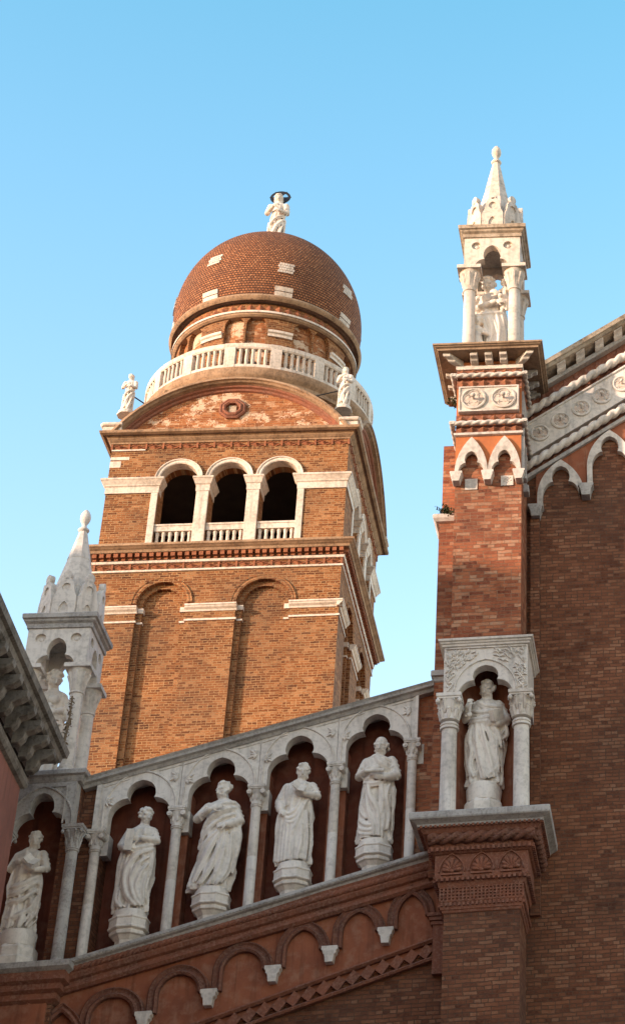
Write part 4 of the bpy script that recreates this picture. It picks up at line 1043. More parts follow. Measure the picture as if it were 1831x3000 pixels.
for sx in (-1, 1):
    for sy in (-1, 1):
        x, y = sx*(HB+.0), sy*(HB+.0)
        mb = MB().box(x-.28, x+.28, y-.28, y+.28, zG1+.02, zG1+.34)
        mb.tube([(x-.30, y+sy*.29, zG1+.26), (x+.30, y+sy*.29, zG1+.26)], .075, 10)
        mb.tube([(x+sx*.29, y-.30, zG1+.26), (x+sx*.29, y+.30, zG1+.26)], .075, 10)
        tp(mb, 'acroterion', 'stone_warm', bevel=.02)
# roof between the pediments and the drum
tp(MB().box(-HB+.1, HB-.1, -HB+.1, HB-.1, zG1, zG1+.5), 'attic', 'brick_tower')
# ---- circular gallery
RB = 3.62
zR0 = qz(783, 1006, tc-RB); zR1 = qz(783, 1020, tc-RB); zR2 = qz(780, 1066, tc-RB); zR3 = qz(778, 1075, tc-RB); zR4 = qz(777, 1098, tc-RB); zR5 = qz(777, 1120, tc-RB)
tp(MB().lathe(0, 0, [(RB-.22, zG1+.3), (RB-.22, zR5-.3), (RB-.14, zR5-.1), (RB-.12, zR5+.02), (RB-.02, zR5+.06), (RB-.02, zR4-.1), (RB+.06, zR4), (RB+.09, zR4+.06), (RB+.10, zR3-.05), (RB+.06, zR3), (RB-.25, zR3+.01)], 96), 'gallery_base', 'stone_brown', auto=30)
mb = MB()
for i in range(96):
    th = 2*PI*i/96; c, s_ = math.cos(th), math.sin(th)
    for rr, zz_ in ((RB-.07, zR5-.06),):
        mb.ball((c*rr, s_*rr, zz_), (.06, .06, .07), 6, 4)
tp(mb, 'gallery_frieze', 'terracotta')
tp(MB().lathe(0, 0, [(RB-.3, zG1+.3), (RB-.3, zR5-.12), (RB-.1, zR5-.11), (RB-.1, zR5-.02)], 96), 'gallery_wall', 'terracotta')
gal = tp(MB().lathe(0, 0, [(RB-.14, zR1), (RB+.02, zR1), (RB+.05, zR1+.05), (RB+.05, zR0), (RB-.17, zR0), (RB-.17, zR1+.02), (RB-.14, zR1)], 96, cap=False), 'gallery_balustrade', 'stone_warm', auto=30)
tp(MB().lathe(0, 0, [(RB-.14, zR3), (RB+.03, zR3), (RB+.03, zR2), (RB-.14, zR2), (RB-.14, zR3)], 96, cap=False), 'bottom_rail', 'stone_warm', gal, auto=30)
NS = 16; off = R(-90)+.02
bm_ = MB().lathe(0, 0, [(.065, zR2-.002), (.065, zR2+.04), (.048, zR2+.08), (.062, (zR1+zR2)/2-.1), (.048, zR1-.08), (.065, zR1-.04), (.065, zR1+.01)], 8)
b0 = None; pr0 = None
for i in range(NS):
    th0 = off+2*PI*(i+.72)/NS
    P_ = (math.cos(th0)*(RB-.055), math.sin(th0)*(RB-.055), 0)
    if pr0 is None:
        pr0 = tp(MB().box(-.17, .17, -.10, .10, zR3+.0, zR0+.012), 'gallery_pier', 'stone_warm', gal)
        o = pr0
    else:
        o = pr0.copy(); C.objects.link(o); o.parent = gal
    o.location = P_; o.rotation_euler = (0, 0, th0+PI/2)
    for k in range(5):
        th = th0+2*PI/NS*(.155+.69*(k+.5)/5)
        if b0 is None: b0 = tp(bm_, 'baluster', 'stone_warm', gal, smooth=True); o = b0
        else: o = b0.copy(); C.objects.link(o); o.parent = gal
        o.location = (math.cos(th)*(RB-.055), math.sin(th)*(RB-.055), 0)
# ---- drum
RD = 2.86
zD0 = qz(820, 981, tc-RD); zD1 = qz(820, 965, tc-RD); zDa = qz(671, 938, tc-RD+.2)
zW0 = qz(780, 924, tc-RD-.1); zW1 = qz(780, 908, tc-RD-.15); zK0 = qz(780, 885, tc-RD-.1); zK1 = qz(780, 855, tc-RD-.35)
# wall with pairs of blind arches: eight bays, each a pier and two recessed arches
NA = 8
def cyl(fn, n, z0, z1, nz):
    pass
segs = 16*12
ang0 = R(-90)
# one bay = 45 degrees: pier 15 deg, two arches 15 deg each
def on_cyl(x, z, r): th = x; return (r*math.cos(th), r*math.sin(th), z)
mb = MB()
for k in range(NA):
    base = ang0+2*PI*k/NA+R(-2.5)
    half = R(6.6); ra = half*RD
    cs_ = [base-R(7.2), base+R(7.2)]
    edge = [base-R(22.5)]+[base-R(22.5)+R(45)*j/24 for j in range(1, 25)]
    zspr = zDa-ra-.02
    # front skin: columns of quads whose lower edge follows the arches
    n = 60
    for j in range(n):
        th0, th1 = base-R(22.5)+R(45)*j/n, base-R(22.5)+R(45)*(j+1)/n
        def low(th):
            for c in cs_:
                d = (th-c)/half
                if abs(d) < 1: return zspr+ra*math.sqrt(max(0, 1-d*d))
            return zR3-.2
        l0, l1 = low(th0+1e-5), low(th1-1e-5)
        A = [on_cyl(th0, l0, RD), on_cyl(th1, l1, RD), on_cyl(th1, zW0, RD), on_cyl(th0, zW0, RD)]
        B = [on_cyl(th0, l0, RD-.16), on_cyl(th1, l1, RD-.16)]
        mb.add(A+B, [(0, 1, 2, 3), (4, 5, 1, 0)])
        lp = low(th0-1e-5)
        if abs(lp-l0) > .05:
            a_, b__ = sorted((lp, l0)); mb.add([on_cyl(th0, a_, RD), on_cyl(th0, a_, RD-.16), on_cyl(th0, b__, RD-.16), on_cyl(th0, b__, RD)], [(0, 1, 2, 3)])
    th = base-R(22.5)
drum = tp(mb, 'drum_wall', 'brick_tower')
tp(MB().lathe(0, 0, [(RD-.15, zR3-.3), (RD-.15, zW0)], 96), 'drum_recess', 'brick_patchy', drum)
for k in range(NA):
    base = ang0+2*PI*k/NA+R(-2.5)
    for c, d in ((base-R(22.5), R(7.8)),):
        n = 8
        rs = []
        for j in range(n+1):
            th = c-d+2*d*j/n
            rs.append([(r_*math.cos(th), r_*math.sin(th), z) for r_, z in ((RD-.1, zD0), (RD+.05, zD0), (RD+.05, zD0+.1), (RD+.10, zD0+.14), (RD+.10, zD1), (RD-.1, zD1))])
        tp(MB().loft(rs), 'impost', 'stone_warm', drum)
th = ang0+R(-6)
tp(MB().box(-.28, .28, -.05, .12, zR3-.3, zR3+.62).prism([(x, z) for x, z in arc(0, zR3+.62, .28, .28, 180, 0, 10)], -.05, .12).xf(lambda p: Vector((p.x+math.cos(ang0+.06)*RD*.97+.0, p.y-RD+.16, p.z))), 'drum_doorway', 'dark', drum)  # solid dark block, the opening's shade put into its colour
def lring(name, mt, prof): return tp(MB().lathe(0, 0, prof, 128), name, mt, auto=30)
lring('drum_string', 'stone_brown', [(RD-.2, zW0), (RD+.06, zW0), (RD+.12, zW0+.05), (RD+.14, zW1-.08), (RD-.2, zW1-.075)]); lring('drum_fillet', 'stone_warm', [(RD-.2, zW1-.074), (RD+.17, zW1-.074), (RD+.17, zW1), (RD-.2, zW1+.01)])
lring('drum_frieze', 'brick_tower', [(RD+.02, zW1), (RD+.02, zK0)])
mb = MB(); n = 60
for i in range(n):
    th = 2*PI*i/n; w_ = 2*PI/n*.46; zc_ = (zW1+zK0)/2; h_ = (zK0-zW1)*.46; r_ = RD+.024
    mb.add([on_cyl(th-w_, zc_, r_), on_cyl(th, zc_-h_, r_), on_cyl(th+w_, zc_, r_), on_cyl(th, zc_+h_, r_), on_cyl(th, zc_, r_+.07)], [(0,1,4),(1,2,4),(2,3,4),(3,0,4)])
tp(mb, 'drum_lozenges', 'terracotta_lit')
lring('dome_cornice', 'stone_brown', [(RD-.1, zK0+.06), (RD+.08, zK0+.08), (RD+.12, zK0+.14), (RD+.18, zK0+.17), (RD+.21, zK1-.20), (RD+.27, zK1-.15), (RD+.30, zK1-.07), (RD+.28, zK1), (RD+.1, zK1+.03), (RD-.1, zK1+.03)])
# ---- dome: bulging brick shell
ctr = TW.at(783, 938, tc)
RDM = 3.11
zdc = zK1+.31*RDM; ZS = 1.135
prof = []
a0 = math.degrees(math.asin((zK1-zdc)/RDM/ZS))
n = 48
for i in range(n+1):
    a = R(a0+(90-a0)*i/n)
    prof.append((max(.001, RDM*math.cos(a)), zdc+RDM*ZS*math.sin(a), RDM*1.06*a))
ns = 144
me_v = []; me_f = []
for r_, z, l in prof:
    for i in range(ns): me_v.append((r_*math.cos(2*PI*i/ns), r_*math.sin(2*PI*i/ns), z))
for j in range(n):
    for i in range(ns): me_f.append((j*ns+i, j*ns+(i+1) % ns, (j+1)*ns+(i+1) % ns, (j+1)*ns+i))
me = bpy.data.meshes.new('dome'); me.from_pydata(me_v, [], me_f)
uvl = me.uv_layers.new(name='rows')
for p in me.polygons:
    j, i = divmod(p.index, ns)
    for li, (dj, di) in zip(p.loop_indices, ((0, 0), (0, 1), (1, 1), (1, 0))):
        uvl.data[li].uv = ((i+di)/ns*2*PI*RDM*.985, prof[j+dj][2])
    p.use_smooth = True
me.materials.append(M['dome'])
dome = bpy.data.objects.new('dome', me); C.objects.link(dome); dome.parent = tower
# white tile patches: two rows, staggered round the dome
def dome_patch(az, a_lo, a_hi, da, rows_, name):
    mb = MB(); nj = rows_
    nn = 6
    for j in range(nj):
        for i in range(nn):
            aL = a_lo+(a_hi-a_lo)*(j+.08)/nj; aH = a_lo+(a_hi-a_lo)*(j+.92)/nj
            sh = (.5/nn if j % 2 and nn > 1 and rows_ > 2 else 0)
            t0 = az+da*(2*((i+.06)/nn+sh)-1-.5/nn); t1_ = az+da*(2*((i+.94)/nn+sh)-1-.5/nn)
            if rows_ <= 2: t0 = az+da*(2*i/nn-1); t1_ = az+da*(2*(i+1)/nn-1)
            rr = RDM+.035
            mb.add([(rr*math.cos(R(a))*math.cos(R(t)), rr*math.cos(R(a))*math.sin(R(t)), zdc+rr*ZS*math.sin(R(a))) for a, t in ((aL, t0), (aL, t1_), (aH, t1_), (aH, t0))]+
                   [((rr-.08)*math.cos(R(a))*math.cos(R(t)), (rr-.08)*math.cos(R(a))*math.sin(R(t)), zdc+(rr-.08)*ZS*math.sin(R(a))) for a, t in ((aL, t0), (aL, t1_), (aH, t1_), (aH, t0))],
                   [(0,1,2,3),(0,4,5,1),(1,5,6,2),(2,6,7,3),(3,7,4,0)])
    tp(mb, name, 'stone_warm', dome)
def dome_ang(px, py):        # pixel on the dome -> azimuth and latitude
    d = CFV + CXV*((px-CX)/F_PX) - CYV*((py-CY)/F_PX); d = d.normalized()
    c = TW.w(uc, tc, zdc); oc = CAM-c; oc.z /= ZS; d.z /= ZS; d.normalize(); bq = d.dot(oc); di = bq*bq-oc.dot(oc)+RDM*RDM
    p = oc+d*(-bq-math.sqrt(max(0, di)))
    return math.degrees(math.atan2(p.dot(TW.n), p.dot(TW.u))), math.degrees(math.asin(max(-1, min(1, p.z/RDM))))
for px, py in ((629, 765), (839, 787), (1016, 855)):
    az, la = dome_ang(px, py)
azs = [dome_ang(px, py) for px, py in ((629, 765), (839, 787), (1016, 855))]
la = azs[1][1]
for k, l_ in enumerate((la, azs[2][1], 5, 4, 6, 4, 5, azs[0][1])):
    dome_patch(azs[1][0]+46*(k if k < 4 else k-8), l_-3.6, l_+3.6, 4.6, 4, 'white_tiles')
lo_ = [dome_ang(px, py) for px, py in ((626, 862), (831, 856), (1007, 934))]
for k in range(8):
    dome_patch(lo_[1][0]+46*(k if k < 4 else k-8), a0+1.0, a0+7.4, 5.4, 2, 'white_tiles')

# ================================================================== statues
def capsule(mb, a, b, ra, rb, n=12):
    return mb.tube([a, lerp(a, b, .33), lerp(a, b, .66), b], [ra, ra+(rb-ra)*.33, ra+(rb-ra)*.66, rb], n, rnd=True)
def hand(mb, w, d, nrm, s, curl=.5, thumb=1):
    """palm at wrist w pointing along d, back of the hand towards nrm; five bent fingers"""
    w, d, nn = Vector(w), Vector(d).normalized(), Vector(nrm).normalized()
    side = d.cross(nn).normalized(); nn = side.cross(d).normalized()
    rot = Matrix((side, d, nn)).transposed()
    mb.ball(w+d*.045*s, (.042*s, .055*s, .02*s), 10, 7, rot)
    for k, (o, L) in enumerate(((-.031, .066), (-.010, .078), (.011, .074), (.031, .058))):
        b = w+d*.085*s+side*o*s
        c1 = b+(d*math.cos(curl*.6)-nn*math.sin(curl*.6))*L*.5*s
        c2 = c1+(d*math.cos(curl*1.7)-nn*math.sin(curl*1.7))*L*.55*s
        mb.tube([b-d*.02*s, b, c1, c2], [.012*s, .0125*s, .0115*s, .009*s], 7, rnd=True)
    b = w+d*.03*s-side*.038*s*thumb
    c1 = b+(d*.6-side*.55*thumb-nn*.35)*.045*s; c2 = c1+(d*.85-side*.1*thumb-nn*.45)*.036*s
    mb.tube([b, c1, c2], [.0135*s, .013*s, .010*s], 7, rnd=True)
def head(mb, c, s, yaw=0, pitch=0, hair='short', beard=None, roll=0):
    """c = middle of the head, s = height of the head; the face looks along -y, turned by yaw (positive: to the viewer's right)"""
    rot = Matrix.Rotation(yaw, 3, 'Z') @ Matrix.Rotation(pitch+.26, 3, 'X') @ Matrix.Rotation(roll, 3, 'Y')
    c = Vector(c)
    def B(x, y, z, r, k=None): 
        r = r if hasattr(r, '__len__') else (r, r, r)
        mb.ball(c+rot @ Vector((x, y, z))*s, tuple(q*s for q in r), 12, 8, rot)
    def Cc(p, q, a, b): capsule(mb, c+rot @ Vector(p)*s, c+rot @ Vector(q)*s, a*s, b*s, 8)
    B(0, .06, .14, (.335, .42, .36)); B(0, -.10, -.06, (.275, .30, .36)); B(0, -.19, -.33, (.17, .17, .15))
    for x in (-1, 1):
        B(x*.16, -.235, -.13, (.11, .12, .12)); Cc((x*.06, -.375, .085), (x*.24, -.30, .06), .04, .045)
        B(x*.125, -.325, .0, (.058, .05, .036)); B(x*.335, .02, -.03, (.05, .09, .13))
    Cc((0, -.385, .04), (0, -.475, -.155), .038, .06); B(0, -.435, -.165, (.085, .06, .045))
    Cc((-.085, -.375, -.262), (.085, -.375, -.262), .028, .028); Cc((-.065, -.37, -.305), (.065, -.37, -.305), .03, .03)
    rnd = random.Random(int(abs(c.x*1000+c.z*77)))
    if hair in ('short', 'curly', 'woman', 'long'):
        n = {'short': 46, 'curly': 60, 'woman': 60, 'long': 60}[hair]
        for k in range(n):
            a = rnd.uniform(-PI, PI); e = rnd.uniform(.05, 1.45)
            y = -math.cos(a)*math.cos(e); x = math.sin(a)*math.cos(e); z = math.sin(e)
            if y < -.55 and z < .55: continue
            if abs(a) > 1.2: z -= rnd.uniform(0, .75)
            q = .085 if hair == 'short' else .115
            B(x*.345, .06+y*.43, .12+z*.36, (q, q, q*.85))
        if hair == 'woman': B(0, .42, .1, (.2, .17, .2)); Cc((-.3, -.14, .28), (.3, -.14, .28), .09, .09)
        if hair == 'long':
            for x in (-1, 1): Cc((x*.33, .08, .05), (x*.33, .12, -.5), .13, .12)
    elif hair == 'bald':
        for k in range(26):
            a = rnd.uniform(.9, PI)*rnd.choice((-1, 1)); z = rnd.uniform(-.25, .12)
            B(math.sin(a)*.35, .06-math.cos(a)*.42, z, (.08, .08, .09))
    if beard:
        L = {'full': .24, 'short': .1, 'long': .34}[beard]
        for k in range(34):
            x = rnd.uniform(-.24, .24); z = -.25-rnd.uniform(.0, L)*(1-abs(x)*1.6)
            B(x, -.26+abs(x)*.35+rnd.uniform(-.03, .02)+(z+.25)*-.15, z-.06, (.075, .075, .095))
        for x in (-1, 1):
            Cc((x*.03, -.405, -.215), (x*.16, -.34, -.29), .032, .03)
            for k in range(5): B(x*(.27-.02*k), -.12-.035*k, -.12-.05*k, .06)
DEF_RINGS = [(0, 0, 0, .135, .10), (.02, 0, 0, .138, .105), (.10, 0, 0, .130, .10), (.25, 0, 0, .125, .098), (.38, 0, -.005, .130, .10), (.48, 0, -.005, .134, .10), (.57, 0, -.005, .122, .092), (.64, 0, -.005, .118, .088), (.71, 0, -.002, .132, .088), (.77, 0, 0, .140, .080), (.805, 0, .004, .118, .064), (.83, 0, .008, .07, .05), (.85, 0, .01, .045, .045)]
class Robe:
    def __init__(s, rings): s.r = rings
    def at(s, z):
        r = s.r
        if z <= r[0][0]: return r[0][1:]
        for a, b in zip(r, r[1:]):
            if z <= b[0]:
                k = (z-a[0])/(b[0]-a[0]); k = k*k*(3-2*k)*.5+k*.5
                return tuple(a[i]+(b[i]-a[i])*k for i in range(1, 5))
        return r[-1][1:]
    def front(s, x, z, lift=0.):
        cx, cy, rx, ry = s.at(z); q = max(-.985, min(.985, (x-cx)/rx)); x = max(cx-rx*1.05, min(cx+rx*1.05, x))
        return (x, cy-ry*math.sqrt(1-q*q)-lift, z)
def statue_mesh(spec, Hm, voxel):
    """one continuous draped figure: body loft, limbs, head, hands and folds fused by a voxel remesh"""
    wk = spec.get('slim', 1.); rb = Robe([(z, cx, cy, rx*(1.13*wk if z < .6 else 1.06*wk if z < .7 else wk if z < .8 else 1), ry*wk*1.06) for z, cx, cy, rx, ry in spec.get('rings', DEF_RINGS)])
    mb = MB(); sd_ = spec.get('seed', 1); rnd = random.Random(sd_)
    rings = []; nA = 72; zt = rb.r[-1][0]
    fl = spec.get('flutes', [(9, .020, 1.2), (15, .013, -2.0), (5, .014, .6)])
    ph = [rnd.uniform(0, 6.28) for _ in fl]
    nz = 64
    for j in range(nz+1):
        z = zt*j/nz; cx, cy, rx, ry = rb.at(z)
        amp = max(.12, min(1, (.70-z)/.35)) if z < .8 else .1
        rg = []
        for i in range(nA):
            th = 2*PI*i/nA
            d = sum(a*(1-2*abs(math.sin((th*n_+p_+tw*z*4)/2))**.8) for (n_, a, tw), p_ in zip(fl, ph))*amp
            rg.append((cx+(rx+d)*math.cos(th), cy+(ry+d)*math.sin(th), z))
        rings.append(rg)
    mb.loft(rings)
    hx, hz, hy = spec.get('head_at', (0, .935, -.005)); hs = spec.get('head_h', .168)
    capsule(mb, (rb.at(.8)[0], .012, .80), (hx, hy+.012, hz-hs*.25), .044, .040)
    head(mb, (hx, hy, hz), hs, **spec.get('head', {}))
    for pts, rad in spec.get('limbs', []):
        P = [Vector((p[0]*.85, p[1]-.008, p[2])) for p in pts]
        rad = [r*.76 for r in rad]; mb.tube(P, rad, 12, rnd=True)
        # creases of the sleeve
        for k in range(len(P)-1):
            for m_ in range(3):
                c = P[k].lerp(P[k+1], (m_+.5)/3); d = (P[k+1]-P[k]).normalized(); r = rad[k]+(rad[k+1]-rad[k])*(m_+.5)/3
                a = d.cross(Vector((0, 1, 0))); 
                if a.length < .01: continue
                a.normalize(); f_ = Vector((0, -1, 0))
                mb.tube([c-a*r*.9+d*.012-f_*0, c+f_*r*.95, c+a*r*.9-d*.012], r*.24, 6, rnd=True)
    for w_, d_, n_, kw in spec.get('hands', []): hand(mb, (w_[0]*.85, w_[1]-.01, w_[2]), d_, n_, .62, **kw)
    more = []
    for pts, r0, r1 in spec.get('folds', []):       # each carved fold has a thinner one beside it
        more.append((pts, r0*.95, r1*.95))
        for sg_ in (-1, 1): more.append(([(x+sg_*(r0*1.15+.004)*(1 if abs(pts[0][0]-pts[-1][0]) < abs(pts[0][1]-pts[-1][1]) else .25), z+(0 if abs(pts[0][0]-pts[-1][0]) < abs(pts[0][1]-pts[-1][1]) else sg_*(r0*1.2+.003))) for x, z in pts[(1 if len(pts) > 3 and sg_ > 0 else 0):]], r0*.42, r1*.5))
    for pts, r0, r1 in more:
        P = [Vector(p) for p in pts]; m_ = 7; L = []
        for k in range((len(P)-1)*m_+1):        # smooth curve through the points
            i, f_ = divmod(k, m_); f_ /= m_
            if i >= len(P)-1: i, f_ = len(P)-2, 1.
            p0, p1, p2, p3 = P[max(i-1, 0)], P[i], P[i+1], P[min(i+2, len(P)-1)]
            L.append(.5*((2*p1)+(p2-p0)*f_+(2*p0-5*p1+4*p2-p3)*f_*f_+(3*p1-p0-3*p2+p3)*f_**3))
        n_ = len(L); rr = [r0+(r1-r0)*k/(n_-1) for k in range(n_)]
        rr = [r*(.55+.45*math.sin(PI*min(1, max(0, (k+.6)/(n_)))) ) for k, r in enumerate(rr)]
        mb.tube([rb.front(p.x, p.y, r*.5) for p, r in zip(L, rr)], rr, 8, rnd=True)
    for c, r in spec.get('lumps', []): mb.ball(c, r, 12, 8)
    for f_ in spec.get('extra', []): f_(mb)
    mb.v = [(x*Hm, y*Hm, z*Hm) for x, y, z in mb.v]
    me = bpy.data.meshes.new('figure'); me.from_pydata(mb.v, [], mb.f)
    bm = bmesh.new(); bm.from_mesh(me); bmesh.ops.recalc_face_normals(bm, faces=bm.faces[:]); bm.to_mesh(me); bm.free()
    o = bpy.data.objects.new('tmp', me); C.objects.link(o)
    rm = o.modifiers.new('r', 'REMESH'); rm.mode = 'VOXEL'; rm.voxel_size = voxel
    sm = o.modifiers.new('s', 'SMOOTH'); sm.factor = .5; sm.iterations = 1
    dg = bpy.context.evaluated_depsgraph_get(); ev = o.evaluated_get(dg)
    out = bpy.data.meshes.new_from_object(ev)
    bpy.data.objects.remove(o); bpy.data.meshes.remove(me)
    for p in out.polygons: p.use_smooth = True
    return out
def book_mesh(w_, h_, d_, open_=False):
    mb = MB()
    if open_:
        for s in (-1, 1):
            mb.add([(0, .0, -h_), (s*w_, -d_*1.6, -h_), (s*w_, -d_*1.6, h_), (0, 0, h_), (0, d_, -h_), (s*w_, -d_*.6, -h_), (s*w_, -d_*.6, h_), (0, d_, h_)], [(0,1,2,3),(4,7,6,5),(0,4,5,1),(3,2,6,7),(1,5,6,2),(0,3,7,4)])
    else:
        mb.box(-w_, w_, -d_, d_, -h_, h_); mb.box(-w_*1.06, w_*1.06, -d_*1.25, -d_*.95, -h_*1.05, h_*1.05); mb.box(-w_*1.06, w_*1.06, d_*.95, d_*1.25, -h_*1.05, h_*1.05)
    return mb
def statue(fr, u, t, z, Hm, spec, label, yaw=0., ped=None, voxel=.012, group=None, mt='marble', name='statue', props=()):
    zb = z
    root = thing(name, label, 'statue', fr, u, t, z-(ped[2] if ped else 0), group)
    root.rotation_euler.z += yaw
    ph = ped[2] if ped else 0
    me = statue_mesh(spec, Hm, voxel)
    me.materials.append(M[mt])
    o = bpy.data.objects.new('figure', me); C.objects.link(o); o.parent = root; o.location = (0, 0, ph)
    if ped:
        kind, r, h = ped
        mb = MB()
        if kind == 'console':
            mb.lathe(0, 0, [(r*.60, 0), (r*.62, h*.18), (r*.80, h*.30), (r*.93, h*.33), (r*.95, h*.41), (r*.86, h*.43), (r*.88, h*.45), (r*1.04, h*.48), (r*1.05, h*.52), (r*1.0, h*.54), (r*1.0, h*.74), (r*1.05, h*.76), (r*1.04, h*.81), (r*.9, h*.83)], 8, PI/8, PI/8+2*PI)
        else:
            mb.lathe(0, 0, [(r*1.05, 0), (r*1.05, h*.22), (r*.98, h*.26), (r*.98, h*.5), (r*.9, h*.56), (r*.86, h*.60)], 8, PI/8, PI/8+2*PI)
        mb.build('pedestal', M[mt], root, (0, 0, 0), bevel=.008)
        rk = MB().lathe(0, 0, [(r*.84, h*.78 if kind == 'console' else h*.58), (r*.86, h*.88), (r*.8, h*1.02), (r*.4, h*1.05)], 18)
        rn = random.Random(3)
        rk.xf(lambda p: Vector((p.x*(1+rn.uniform(-.06, .06)), p.y*(1+rn.uniform(-.06, .06)), p.z)))
        rk.build('plinth', M[mt], root, (0, 0, 0), auto=40)
    for pn, pm, loc, rot, pmat in props:
        b = pm.build(pn, M[pmat], root, (0, 0, 0), bevel=.0)
        b.location = Vector((loc[0]*.85, loc[1]-.02, loc[2]))*Hm+Vector((0, 0, ph)); b.rotation_euler = rot
    return root
def rings(lean=0., w_=1., hip=0.):
    return [(z, cx+lean*math.sin(z*2.4)+hip*math.exp(-((z-.48)/.16)**2), cy, rx*w_, ry*w_) for z, cx, cy, rx, ry in DEF_RINGS]
V3 = Vector
RS = 'marble saints in the raking row of niches'
# --- saint 1: young, beardless, head turned to the right, staff and book against the waist, mantle hanging to the left
s1 = dict(seed=3, rings=rings(.025), head_at=(.035, .932, -.01), head=dict(yaw=.75, hair='short', pitch=-.05),
  limbs=[([(-.10, .0, .775), (-.165, -.02, .64), (-.10, -.11, .585)], [.058, .055, .036]), ([(.135, .0, .775), (.20, -.03, .665), (.07, -.125, .665)], [.055, .052, .034])],
  hands=[((-.085, -.118, .585), (1, -.25, .1), (0, -1, .2), dict(curl=.9, thumb=-1)), ((.055, -.128, .668), (-1, -.1, -.05), (0, -1, .1), dict(curl=.8, thumb=1))],
  folds=[([(-.13, .72), (-.155, .5), (-.165, .25), (-.15, .05)], .026, .03), ([(-.09, .55), (-.12, .35), (-.12, .12), (-.06, .03)], .02, .022), ([(-.05, .52), (-.07, .38), (-.05, .2), (.03, .06)], .018, .02),
         ([(.13, .56), (.02, .5), (-.06, .36), (-.03, .16), (.06, .04)], .02, .024), ([(.13, .5), (.05, .42), (.0, .28), (.04, .12), (.10, .04)], .018, .022), ([(.13, .44), (.08, .34), (.05, .2), (.11, .06)], .016, .02), ([(.13, .36), (.11, .22), (.12, .08)], .016, .02),
         ([(.14, .62), (.05, .585), (-.06, .56)], .02, .022), ([(.15, .585), (.07, .545), (-.03, .5)], .016, .018), ([(.02, .79), (-.03, .72), (-.05, .66)], .012, .012), ([(.06, .80), (.07, .72)], .01, .012),
         ([(-.15, .68), (-.17, .55), (-.175, .4), (-.15, .2)], .03, .02)],
  lumps=[((.06, -.055, .30), (.055, .05, .09))])
# --- saint 2: bearded, looks left, hand on the breast, great diagonal mantle
s2 = dict(seed=5, rings=[(z, cx+.03*math.sin(z*2.2)-.035*max(0, .3-z)/.3, cy, rx*(1.12 if z < .2 else 1.05), ry*1.05) for z, cx, cy, rx, ry in DEF_RINGS], head_at=(.02, .932, -.01), head=dict(yaw=-.7, hair='short', beard='short'),
  limbs=[([(-.11, .0, .775), (-.205, -.03, .655), (-.07, -.13, .70)], [.058, .056, .034]), ([(.14, .0, .77), (.21, -.02, .62), (.12, -.12, .56)], [.06, .066, .044])],
  hands=[((-.055, -.135, .705), (.95, -.1, .3), (0, -1, .1), dict(curl=.45, thumb=-1)), ((.105, -.13, .555), (-.9, -.3, -.2), (0, -1, .3), dict(curl=1., thumb=1))],
  folds=[([(.13, .78), (.04, .765), (-.03, .72)], .022, .016), ([(.15, .74), (.05, .70), (-.08, .62), (-.13, .52)], .018, .022), ([(.15, .68), (.04, .62), (-.08, .52), (-.15, .38)], .017, .02), ([(.12, .56), (.02, .5), (-.09, .38), (-.16, .2)], .018, .02),
         ([(.06, .53), (.0, .42), (-.08, .24), (-.15, .06)], .018, .024), ([(.075, .5), (.04, .34), (-.02, .16), (-.09, .03)], .016, .02), ([(.10, .5), (.08, .3), (.04, .12), (-.01, .02)], .016, .022), ([(.13, .5), (.135, .32), (.11, .14), (.06, .04)], .018, .022),
         ([(.19, .62), (.195, .45), (.18, .3), (.165, .15)], .03, .03), ([(.165, .55), (.165, .4), (.15, .22)], .018, .02), ([(-.13, .3), (-.17, .14), (-.18, .03)], .018, .022), ([(.10, .14), (.12, .2), (.09, .26)], .02, .012)])
# --- saint 3: short beard, open book at the breast, mantle gathered at the left, long straight folds
s3 = dict(seed=8, rings=rings(.0, 1.04), head_at=(.03, .932, -.01), head=dict(yaw=.12, hair='short', beard='short', pitch=.06),
  limbs=[([(-.12, .0, .775), (-.185, -.01, .62), (-.155, -.08, .525)], [.062, .066, .05]), ([(.14, .0, .775), (.205, -.02, .665), (.09, -.125, .655)], [.058, .056, .036])],
  hands=[((-.15, -.095, .52), (.5, -.3, -.7), (0, -1, .2), dict(curl=.9, thumb=-1)), ((.085, -.13, .655), (-1, -.25, .1), (0, -.5, -1), dict(curl=.6, thumb=1))],
  folds=[([(-.15, .52), (-.16, .35), (-.165, .05)], .026, .028), ([(-.115, .46), (-.12, .28), (-.125, .02)], .016, .02), ([(-.085, .44), (-.09, .25), (-.095, .02)], .015, .018), ([(-.055, .44), (-.06, .24), (-.065, .02)], .015, .018), ([(-.02, .42), (-.025, .22), (-.03, .03)], .014, .018),
         ([(.0, .4), (.02, .2), (.03, .03)], .014, .018), ([(.06, .4), (.07, .2), (.05, .03)], .02, .026), ([(.10, .5), (.115, .26), (.115, .03)], .018, .024), ([(-.13, .55), (-.06, .47), (.0, .50), (.04, .60)], .018, .018), ([(-.12, .50), (-.06, .425), (.01, .45), (.06, .57)], .016, .018),
         ([(-.10, .44), (-.05, .385), (.01, .40), (.07, .52)], .014, .018), ([(.10, .62), (.06, .5), (.02, .36), (-.02, .26)], .018, .02), ([(-.04, .82), (-.01, .72), (.03, .66)], .014, .014), ([(.07, .81), (.05, .72), (.03, .66)], .014, .014), ([(-.10, .78), (-.13, .7), (-.12, .62)], .018, .018), ([(-.07, .76), (-.07, .66), (-.09, .56)], .014, .014)])
